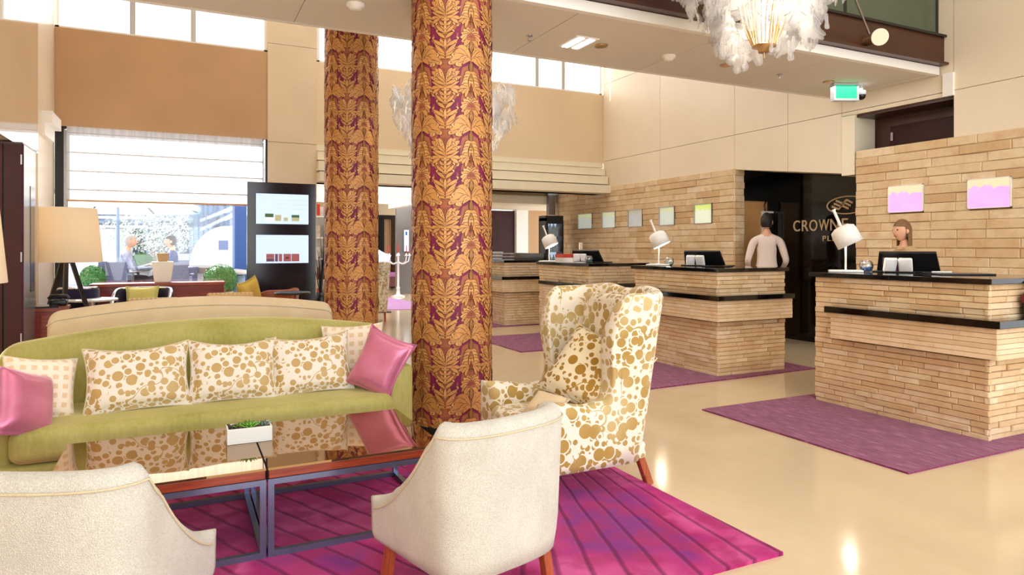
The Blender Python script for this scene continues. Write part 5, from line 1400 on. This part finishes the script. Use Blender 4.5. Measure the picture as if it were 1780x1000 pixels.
for sx in (-1, 1):
    for yy in (.26, -.28): MB().cyl((sx * .26, yy, 0), (sx * .25, yy, .22), .018, .026, 8).build('leg', M['legwood'], hw_)
p = ond(661, 452, 14.5)
t = thing('desk_screen', 'slanted white screen on a black post behind the farther column', 'monitor', (p.x, p.y, 0))
MB().bar((0, 0, 0), (0, 0, 1.05), .06).box(-.2, -.15, 0, .2, .15, .02).build('post', M['blackmetal'], t); MB().box(-.2, -.02, -.16, .2, .02, .16).xform(Matrix.Translation((0, 0, 1.16)) @ Matrix.Rotation(.5, 4, 'Y') @ Matrix.Rotation(-.5, 4, 'X')).build('screen', M['screen'], t)
# plant of dark stems and red-white display left of the farther column
p = ony(558, 470, 10.6)
t = thing('branch_vase', 'dark vase of tall bare branches beside the screen stand', 'vase', (p.x, 10.6, 0))
MB().lathe([(0, 0), (.11, 0), (.13, .3), (.08, .62), (.07, .7), (.05, .7), (.06, .6), (0, .58)], n=20).build('vase', M['blackplastic'], t)
q = random.Random(9); mb = MB()
for k in range(16):
    a = q.random() * 6.28; r = q.uniform(.05, .2); h = q.uniform(1.1, 1.7)
    mb.tube([(0, 0, .6), (r * .3 * math.cos(a), r * .3 * math.sin(a), .9), (r * .7 * math.cos(a + .3), r * .7 * math.sin(a + .3), 1.2), (r * math.cos(a), r * math.sin(a), h)], [.008, .007, .005, .003], 5)
tag(mb.build('branches', M['blackmetal'], t), kind='stuff')
t = thing('bar_shelf', 'red and white lit display shelf behind the branches', 'shelf', (2.75, 13.6, 0))
MB().box(-.5, .3, 0, .5, .36, 2.2).box(-.5, 0, 0, -.44, .3, 2.2).box(.44, 0, 0, .5, .3, 2.2).build('cabinet', M['white'], t)
for k in range(5): MB().box(-.44, .02, .3 + k * .42, .44, .3, .33 + k * .42).build('shelf', M['white'], t)
for k in range(5):
    for i in range(4):
        o = MB().rbox(-.07, -.05, 0, .07, .05, .24, .015).build('gift_box', (M['redbook'], M['pinkpaper'], M['white'], M['cherry'])[(i + k * 3) % 4], loc=(2.75 - .33 + i * .22, 13.78, .33 + k * .42))
        tag(o, 'small boxed item, %s from the left on the %s display shelf' % (['first', 'second', 'third', 'fourth'][i], ['lowest', 'second', 'middle', 'fourth', 'top'][k]), 'box', 'boxed items on the display shelf')
# hanging board with hook on the tan door
p = ony(1331, 390, 7.74)
t = thing('hanging_board', 'white framed board hanging from a dark hook on the tan door', 'board', (p.x + .12, 7.755, 1.58))
MB().box(-.17, -.02, -.02, .17, .0, .34).build('sheet', M['paper'], t)
MB().box(-.20, -.03, -.05, -.17, .0, .37).box(.17, -.03, -.05, .20, .0, .37).box(-.17, -.03, .34, .17, .0, .37).box(-.17, -.03, -.05, .17, 0, -.02).build('frame', M['white'], t)
MB().tube([(-.12, -.01, .37), (-.14, -.01, .46), (-.10, -.01, .54), (-.05, -.01, .58), (-.07, -.01, .66), (-.14, -.01, .66), (-.17, -.01, .6), (-.14, -.01, .55)], .012, 8).build('hook', M['black'], t)

# ------------------------------------------------------------------ courtyard beyond the window
ZC = .28
struct('floor_courtyard', MB().box(-14, YW + .3, ZC - .25, 1.88, 30, ZC), M['paving'], label='pale grey paving of the sunny courtyard')
def cy_(px_, py_, d): return ond(px_, py_, d)
# rear facade: white walls, glass bays with mullions
fw = thing('rear_building', 'white and glass building across the courtyard', 'building', (-2.5, 26, ZC))
MB().box(-9, 0, 0, 9, .4, .9).box(-9, 0, 3.0, 9, .4, 4.0).box(-9, -.5, 3.9, 9, .4, 4.3).build('wall', M['facade'], fw)
for k in range(9):
    x = -8.5 + k * 2
    w = MB().box(x, .1, .9, x + 1.9, .16, 3.0).build('window', M['blueglass'], fw)
    for j in (0, .95, 1.9): MB().box(x + j - .04, .05, .9, x + j + .04, .2, 3.0).build('mullion', M['facademetal'], w)
    MB().box(x, .06, 2.0, x + 1.9, .18, 2.06).build('mullion', M['facademetal'], w)
MB().box(-9, .9, 0, 9, 1.0, 3.4).build('inner_wall', M['facademetal'], fw)
p = cy_(185, 440, 21)
lw = thing('white_pavilion', 'white garden pavilion with slatted roof at the left of the courtyard', 'building', (p.x - .2, p.y, ZC))
MB().box(-3, 0, 0, .9, .2, 1.7).build('wall', M['facade'], lw)
for k in range(5): MB().box(-3, -.1, 1.72 + k * .14, 1.2, .1, 1.80 + k * .14).build('slat', M['facademetal'] if k % 2 else M['facade'], lw)
MB().box(-3, -.3, 2.5, 6.0, .3, 2.62).build('roof', M['facademetal'], lw)
# steel frame along the right side of the courtyard
xs_ = [(352, 15.5), (360, 15.0), (372, 14.5), (385, 14.0), (390, 13.7), (403, 13.2)]
fr = thing('steel_pergola', 'grey steel posts and sloping rails along the right side of the courtyard', 'pergola', (cy_(385, 440, 14).x, cy_(385, 440, 14).y, ZC))
for px_, d in xs_:
    q_ = cy_(px_, 431, d); MB().box(q_.x - fr.location.x - .03, q_.y - fr.location.y - .03, 0, q_.x - fr.location.x + .03, q_.y - fr.location.y + .03, 3.2).build('post', M['facademetal'], fr)
for pa, pb in (((350, 400, 15.6), (405, 374, 13.0)), ((350, 384, 15.6), (405, 362, 13.0)), ((350, 440, 15.6), (405, 430, 13.0))):
    A, B = cy_(*pa) - fr.location, cy_(*pb) - fr.location; MB().bar(A, B, .06).build('rail', M['facade'], fr)
for k in range(7):
    q_ = cy_(345 + k * 9, 420, 16.2 - k * .42)
    MB().box(q_.x - fr.location.x - .2, q_.y - fr.location.y - .02, .0, q_.x - fr.location.x + .2, q_.y - fr.location.y + .02, 2.6).build('pane', M['blueglass'], fr)
a = cy_(407, 431, 12.6); b = cy_(436, 431, 12.6)
t = thing('blue_pillar', 'tall royal blue pillar outside, left of the screen stand', 'pillar', ((a.x + b.x) / 2, (a.y + b.y) / 2, ZC), -.1)
MB().box(-.17, -.05, 0, .20, .12, 2.0).build('lower_panel', M['bluepanel'], t); MB().box(-.17, -.05, 2.02, .20, .12, 2.12).box(-.17, -.05, 2.14, .2, .12, 3.0).build('upper_panel', M['bluepanel'], t)
# barbecue-like quarter round white box with a blue poster
p = cy_(368, 470, 13.2)
t = thing('white_canopy_box', 'white box with a quarter round hood and small blue poster', 'grill', (p.x, p.y, ZC), -.15)
MB().box(-.36, -.3, 0, .46, .35, .62).build('base', M['facade'], t); MB().box(-.40, -.34, .62, .5, .38, .72).build('worktop', M['greypanel'], t)
poly = [(.46, .72), (.46, 1.52)] + [(.3 - .66 * math.sin(PI / 2 * k / 10), .72 + .80 * math.cos(PI / 2 * k / 10)) for k in range(11)]
MB().prism(poly[::-1], lambda a, b, t_: (a, t_, b), -.3, .32).build('hood', M['facade'], t)
po = MB().box(.12, -.312, 1.02, .36, -.302, 1.30).build('poster', M['white'], t); MB().box(.155, -.316, 1.06, .325, -.312, 1.24).build('print', M['bluepanel'], po)
p = cy_(411, 470, 12.3)
t = thing('waste_bin', 'pale grey lidded bin outside beside the blue pillar', 'bin', (p.x, p.y, ZC))
MB().lathe([(0, 0), (.13, 0), (.15, .6), (0, .6)], n=20).build('body', M['facademetal'], t); MB().lathe([(.0, .62), (.20, .62), (.2, .66), (.16, .70), (0, .72)], n=20).build('lid', M['greyplastic'], t)
MB().lathe([(.13, .59), (.13, .63)], n=16, caps=False).build('collar', M['blackmetal'], t)
# parasols
def parasol(label, px_, d, R, zt, zr):
    p = cy_(px_, 400, d); t = thing('parasol', label, 'parasol', (p.x, p.y, ZC), .4, 'white courtyard parasols')
    n = 8
    for k in range(n):
        a0, a1 = 2 * PI * k / n, 2 * PI * (k + 1) / n
        top = (0, 0, zt); A = (R * math.cos(a0), R * math.sin(a0), zr); B = (R * math.cos(a1), R * math.sin(a1), zr)
        A2 = (A[0], A[1], zr - .06); B2 = (B[0], B[1], zr - .06)
        MB().add([top, A, B, A2, B2], [(0, 1, 2), (1, 3, 4, 2)]).build('canopy_segment', M['canopy'], t)
        MB().bar((0, 0, zt - .05), (R * .95 * math.cos(a0), R * .95 * math.sin(a0), zr - .03), .03).build('rib', M['blackmetal'], t)
    MB().cyl((0, 0, 0), (0, 0, zt), .035, n=12).build('pole', M['facademetal'], t); MB().box(-.35, -.35, 0, .35, .35, .06).build('base', M['greypanel'], t)
parasol('white open parasol over the left courtyard table', 205, 15.5, 1.9, 2.75, 2.0)
parasol('white open parasol over the middle of the courtyard', 345, 19.2, 1.5, 2.9, 2.2)
# topiary balls
def topiary(label, px_, py_, d, r):
    p = cy_(px_, py_, d); t = thing('box_ball', label, 'shrub', (p.x, p.y, ZC), 0, 'clipped box balls')
    q = random.Random(px_); zc_ = p.z - ZC
    MB().ball((0, 0, zc_), r * .9, 20, 14).build('core', M['leaf'], t)
    n = 2600; mb = MB()
    for i in range(n):
        d_ = Vector((q.gauss(0, 1), q.gauss(0, 1), q.gauss(0, 1))).normalized(); c = d_ * (r * q.uniform(.9, 1.0)); u = d_.orthogonal().normalized(); w = d_.cross(u); a = q.random() * 6.28
        e = (u * math.cos(a) + w * math.sin(a) + d_ * .5) * .03; f = (w * math.cos(a) - u * math.sin(a)) * .012; c = c + Vector((0, 0, zc_))
        mb.add([c, c + e * .5 + f, c + e, c + e * .5 - f], [(0, 1, 2, 3)])
    tag(mb.build('leaves', M['leaf'], t), kind='stuff')
    MB().lathe([(0, 0), (r * .7, 0), (r * .8, max(.05, zc_ - r * .7)), (r * .7, max(.05, zc_ - r * .7)), (0, max(.04, zc_ - r * .75))], n=20).build('pot', M['greypanel'], t)
topiary('clipped box ball outside the window, left of the grey chairs', 162, 482, 11.95, .20)
topiary('larger clipped box ball outside beside the grey bin', 383, 487, 11.95, .28)
topiary('small clipped bush on the table behind the seated men', 247, 457, 14.6, .22)
# tree whose near-white leaf colour holds the courtyard's overexposure
p = cy_(268, 420, 21.5)
tr = thing('pale_tree', 'tree, leaves coloured as if overexposed, behind the two seated men', 'tree', (p.x, p.y, ZC))
MB().tube([(0, 0, 0), (.03, 0, .6), (-.04, .02, 1.1), (.02, 0, 1.6)], [.07, .06, .05, .03], 8).tube([(-.02, 0, .9), (-.4, .1, 1.3), (-.8, .1, 1.7)], [.04, .03, .02], 6).tube([(.0, 0, 1.0), (.4, .05, 1.4), (.8, 0, 1.8)], [.04, .03, .02], 6).build('trunk', M['bark'], tr)
q = random.Random(21); mb = MB()
for i in range(5200):
    while True:
        a, b, c = q.uniform(-1, 1), q.uniform(-1, 1), q.uniform(-1, 1)
        if a * a + b * b + c * c < 1: break
    k = math.sin(a * 7) * math.sin(c * 8 + 1) * math.sin(b * 5)
    if k < -.15: continue
    o = Vector((a * 1.6, b * 1.1, 1.55 + c * .72)); d_ = Vector((q.gauss(0, 1), q.gauss(0, 1), q.gauss(0, 1))).normalized(); u = d_.orthogonal().normalized() * .045; w = d_.cross(u) * .45
    mb.add([o - u, o + w, o + u, o - w], [(0, 1, 2, 3)])
tag(mb.build('foliage', M['leaf2'], tr), kind='stuff')

# outdoor table and chairs
def out_table(label, px_, d, L):
    p = cy_(px_, 431, d); t = thing('courtyard_table', label, 'table', (p.x, p.y, ZC), -.05, 'slate blue courtyard tables')
    MB().box(-L / 2, -.4, .70, L / 2, .4, .74).build('table_top', M['slate'], t)
    for sx in (-1, 1):
        for sy in (-1, 1): MB().box(sx * (L / 2 - .05) - .04, sy * .34 - .04, 0, sx * (L / 2 - .05) + .04, sy * .34 + .04, .70).build('leg', M['slate'], t)
    return t
def out_chair(label, x, y, rz):
    t = thing('courtyard_chair', label, 'chair', (x, y, ZC), rz, 'grey-blue courtyard chairs')
    MB().rbox(-.26, -.24, .36, .26, .28, .45, .02).build('seat_cushion', M['violet'], t); MB().box(-.27, -.27, .30, .27, .28, .36).build('seat_frame', M['rattan'], t)
    MB().prism([(-.25, .36), (.25, .36), (.22, .84), (-.22, .84)], lambda a, b, t_: (a, t_ - (b - .36) * .12, b), -.28, -.23).build('backrest', M['rattan'], t)
    for sx in (-1, 1):
        for sy in (-.24, .24): MB().box(sx * .24 - .02, sy - .02, 0, sx * .24 + .02, sy + .02, .30).build('leg', M['slate'], t)
        MB().box(sx * .27 - .025, -.26, .60, sx * .27 + .025, .25, .63).box(sx * .27 - .02, .21, .3, sx * .27 + .02, .25, .60).build('armrest', M['rattan'], t)
    return t
TD = 12.9
out_table('slate blue table between the two seated men', 248, TD, .8)
p = cy_(212, 431, TD); q2 = cy_(292, 431, TD + .1)
out_chair('grey-blue chair carrying the man in the grey suit', p.x, p.y, -PI / 2 - .12 + .0)
out_chair('grey-blue chair carrying the man in the navy suit', q2.x + .1, q2.y, PI / 2)
p3 = cy_(193, 431, 12.55); out_chair('grey-blue chair with its back to the window, left of the vase', p3.x, p3.y, .15)
p4 = cy_(306, 431, 12.3); out_chair('grey-blue chair just right of the tapered vase', p4.x, p4.y, -.1)
out_table('slate blue table at the right, before the white hooded box', 322, 12.9, .46)
p5 = cy_(326, 431, 13.9); out_chair('grey-blue chair behind the right courtyard table', p5.x, p5.y, PI + .1)

# ------------------------------------------------------------------ people
def seg_dist(p, a, b):
    ab = b - a; t = max(0, min(1, (p - a).dot(ab) / max(1e-9, ab.dot(ab)))); return (p - (a + ab * t)).length
def person(label, loc, rz, J, E_, mats, zones, hair, head, headr=.105, headturn=0.0, group=None, hairback=True):
    t = thing('person', label, 'person', loc, rz, group)
    me = bpy.data.meshes.new('body_base'); bm = bmesh.new(); lay_ = bm.verts.layers.skin.verify(); idx = {}
    for k, (co, r) in J.items():
        v = bm.verts.new(co); v[lay_].radius = (r, r) if not isinstance(r, tuple) else r; v[lay_].use_root = (k == 'pelvis'); idx[k] = v
    for a, b in E_: bm.edges.new((idx[a], idx[b]))
    bm.to_mesh(me); bm.free(); o = bpy.data.objects.new('body_base', me); col.objects.link(o)
    o.modifiers.new('skin', 'SKIN').use_smooth_shade = True
    s_ = o.modifiers.new('sub', 'SUBSURF'); s_.levels = 2; s_.render_levels = 2
    dg = bpy.context.evaluated_depsgraph_get(); dg.update(); nm = bpy.data.meshes.new_from_object(o.evaluated_get(dg))
    bpy.data.objects.remove(o); bpy.data.meshes.remove(me)
    V = [tuple(v.co) for v in nm.vertices]; F = [tuple(p.vertices) for p in nm.polygons]
    mb = MB(); mb.add(V, F, 0, True)
    segs = [(Vector(J[a][0]), Vector(J[b][0]), zones.get((a, b), zones.get('default', 0))) for a, b in E_]
    for i, f in enumerate(F):
        c = sum((Vector(V[k]) for k in f), Vector()) / len(f)
        mb.m[i] = min(segs, key=lambda s: seg_dist(c, s[0], s[1]))[2]
    # head joined to the neck: skull, jaw, nose, ears, eyes, mouth
    hc_ = Vector(head); R = Matrix.Translation(hc_) @ Matrix.Rotation(headturn, 4, 'Z')
    hm = MB(); n, m = 20, 16
    def hp_(u, v):
        ph = PI * v; th_ = 2 * PI * u; x = math.sin(ph) * math.cos(th_); y = math.sin(ph) * math.sin(th_); z = math.cos(ph)
        sx, sy, sz = .074, .094, .115
        if z < 0: k = 1 + .32 * z; sx *= k; sy *= 1 + .12 * z
        yy = y * sy + (.012 if z < -.3 and y > 0 else 0); 
        nose = .026 * math.exp(-((x / .16) ** 2) - ((z + .14) / .22) ** 2) if y > 0 else 0
        return (x * sx, yy + nose, z * sz)
    hm.grid(hp_, n, m, 0, True, cu=True)
    for sx in (-1, 1): hm.ball((sx * .076, -.008, -.01), .02, 8, 6, 0, (.5, .9, 1.5))
    mb.add([R @ Vector(v) for v in hm.v], hm.f, 1, True)
    for sx in (-1, 1):
        e = MB(); e.ball((sx * .030, .081, .008), .011, 8, 6, 0, (1.2, .6, .8)); mb.add([R @ Vector(v) for v in e.v], e.f, len(mats) - 2, True)
    e = MB(); e.ball((0, .088, -.062), .012, 8, 6, 0, (1.9, .5, .45)); mb.add([R @ Vector(v) for v in e.v], e.f, len(mats) - 1, True)
    mb.build('body', mats, t)
    hb = MB()
    def hh(u, v):
        ph = PI * .56 * v; th_ = 2 * PI * u; y = math.sin(th_)
        lim = .72 if y < .1 else .40 - .02 * y
        ph = PI * lim * v; x = math.sin(ph) * math.cos(th_); yv = math.sin(ph) * math.sin(th_); z = math.cos(ph); g = 1.07 + .01 * math.sin(th_ * 7)
        return (x * .076 * g, yv * .096 * g - .004, z * .117 * g + .002)
    hb.grid(hh, 28, 10, 0, True, cu=True)
    if hair[1] == 'long':
        hb.grid(lambda u, v: (math.cos(PI + PI * u) * (.082 + .008 * v), math.sin(PI + PI * u) * .1 - .004, .03 - .20 * v), 18, 6)
    if hair[1] == 'bun': hb.ball((0, -.11, .02), .045, 10, 8)
    hb.v = [tuple(R @ Vector(v)) for v in hb.v]; hb.build('hair', hair[0], t)
    return t
def hand(mb_J, E_, side, wrist, dirv, curl=.3, palm=(0, 0, -1)):
    """palm, four fingers and a thumb as extra skin chains"""
    d = Vector(dirv).normalized(); dn = Vector(palm).normalized(); ac = d.cross(dn).normalized() * (1 if side == 'l' else -1); w = Vector(wrist)
    k = w + d * .055; mb_J['palm_' + side] = (tuple(k), (.030, .016)); E_.append(('wrist_' + side, 'palm_' + side))
    for i, (off, L) in enumerate(((-.028, .062), (-.009, .074), (.010, .070), (.028, .055))):
        a = k + ac * off + d * .02; b = a + (d * math.cos(curl) + dn * math.sin(curl)) * L * .55; c = b + (d * math.cos(curl * 2.4) + dn * math.sin(curl * 2.4)) * L * .5
        for j, (q_, r) in enumerate(((a, .0095), (b, .0088), (c, .0075))): mb_J['f%d%d_%s' % (i, j, side)] = (tuple(q_), r)
        E_.extend([('palm_' + side, 'f%d0_%s' % (i, side)), ('f%d0_%s' % (i, side), 'f%d1_%s' % (i, side)), ('f%d1_%s' % (i, side), 'f%d2_%s' % (i, side))])
    a = w + d * .03 - ac * .03; b = a + (d * .7 - ac * .5 + dn * .35) * .04; c = b + (d * .9 + dn * .3) * .03
    for j, (q_, r) in enumerate(((a, .011), (b, .0095), (c, .008))): mb_J['t%d_%s' % (j, side)] = (tuple(q_), r)
    E_.extend([('wrist_' + side, 't0_' + side), ('t0_' + side, 't1_' + side), ('t1_' + side, 't2_' + side)])
def build_person(label, loc, rz, sit, armf, jac, trous, skin, hair, headturn=0, scale=1.0, group=None, shirt=None, floor_drop=0.0, lean=.0, shoe=None):
    """local +y is the facing direction"""
    J, E_ = {}, []
    pz = .50 if sit else .95
    def tz(z): return (0, lean * (z - pz), z)
    J['pelvis'] = ((0, 0, pz), (.145, .115)); J['waist'] = (tz(pz + .20), (.125, .095)); J['chest'] = (tz(pz + .38), (.15, .105)); J['base'] = (tz(pz + .50), (.10, .08)); J['neck'] = (tz(pz + .565), .052); J['skull'] = (tz(pz + .64), .05)
    E_ += [('pelvis', 'waist'), ('waist', 'chest'), ('chest', 'base'), ('base', 'neck'), ('neck', 'skull')]
    zones = {'default': 0, ('neck', 'skull'): 1, ('base', 'neck'): 1}
    for s, sg in (('l', -1), ('r', 1)):
        hx = sg * .095
        if sit: P_ = [('hip_', (hx, .02, pz - .01), .095), ('knee_', (hx * 1.15, .43, pz + .02), .066), ('ankle_', (hx * 1.15, .42, .09), .042), ('toe_', (hx * 1.2, .58, .045), .036)]
        else: P_ = [('hip_', (hx, 0, pz - .06), .098), ('knee_', (hx * 1.02, .02, .50), .066), ('ankle_', (hx * 1.02, -.01, .085), .042), ('toe_', (hx * 1.1, .15, .04), .036)]
        prev = 'pelvis'
        for nm_, co, r in P_: J[nm_ + s] = (co, r); E_.append((prev, nm_ + s)); prev = nm_ + s
        for a_, b_ in (('pelvis', 'hip_'), ('hip_', 'knee_'), ('knee_', 'ankle_')): zones[(a_ if a_ == 'pelvis' else a_ + s, b_ + s)] = 2
        zones[('ankle_' + s, 'toe_' + s)] = 3
        sh = Vector(tz(pz + .455)) + Vector((sg * .175, 0, 0)); J['shoulder_' + s] = (tuple(sh), .062)
        el, wr = armf[s]; el = Vector(el) + Vector((0, 0, 0)); wr = Vector(wr)
        J['elbow_' + s] = (tuple(el), .045); J['wrist_' + s] = (tuple(wr), .029)
        E_ += [('base', 'shoulder_' + s), ('shoulder_' + s, 'elbow_' + s), ('elbow_' + s, 'wrist_' + s)]
        n0 = len(E_); hand(J, E_, s, tuple(wr), tuple(wr - el), .35)
        for e in E_[n0:]: zones[e] = 1
    hd = Vector(tz(pz + .725)) + Vector((0, .02, 0))
    t = person(label, loc, rz, J, E_, [jac, skin, trous, shoe or M['black'], M['eye'], M['lip']], zones, hair, tuple(hd), headturn=headturn, group=group)
    if shirt:
        z0 = pz + .30
        pt = [(-.045, pz + .50), (.045, pz + .50), (0, pz + .26)]
        MB().prism(pt, lambda a, b, tt: (a, lean * (b - pz) + .088 + tt + (pz + .5 - b) * .10, b), 0, .03).build('shirt_front', shirt, t)
    t.scale = (scale,) * 3
    return t
p = cy_(212, 431, TD)
build_person('grey-haired man in a grey suit seated at the courtyard table, facing right', (p.x, p.y, ZC), -PI / 2 - .10, True, {'l': ((-.24, .20, .68), (-.14, .44, .775)), 'r': ((.24, .22, .68), (.14, .46, .775))}, M['greysuit'], M['darkcloth'], M['skin2'], (M['hairgrey'], 'short'), .0, 1.0, 'men seated outside', lean=.18)
build_person('dark-haired man in a navy suit seated at the courtyard table, facing left', (q2.x + .1, q2.y, ZC), PI / 2 + .05, True, {'l': ((-.23, .10, .72), (-.10, .34, .775)), 'r': ((.23, .12, .72), (.12, .36, .775))}, M['navysuit'], M['darkcloth'], M['skin'], (M['hairdark'], 'short'), .0, 1.0, 'men seated outside', shirt=M['shirt'], lean=.05)
p = onx(1578, 431, 6.72)
build_person('receptionist with light brown hair looking down behind the nearest desk', (6.74, p.y, 0), PI / 2 - .45, False, {'l': ((-.24, .02, 1.14), (-.15, .27, 1.16)), 'r': ((.24, .02, 1.14), (.15, .27, 1.16))}, M['taupe'], M['darkcloth'], M['skin2'], (M['hairbrown'], 'long'), .15, .93, lean=.08)
build_person('dark-haired person in a pale shirt standing before the tan door', (7.62, 7.20, 0), -.75, False, {'l': ((-.25, -.03, 1.14), (-.23, .20, 1.02)), 'r': ((.25, -.03, 1.14), (.22, .20, 1.02))}, M['pinkshirt'], M['darkcloth'], M['skin'], (M['hairdark'], 'short'), -.2, 1.05)
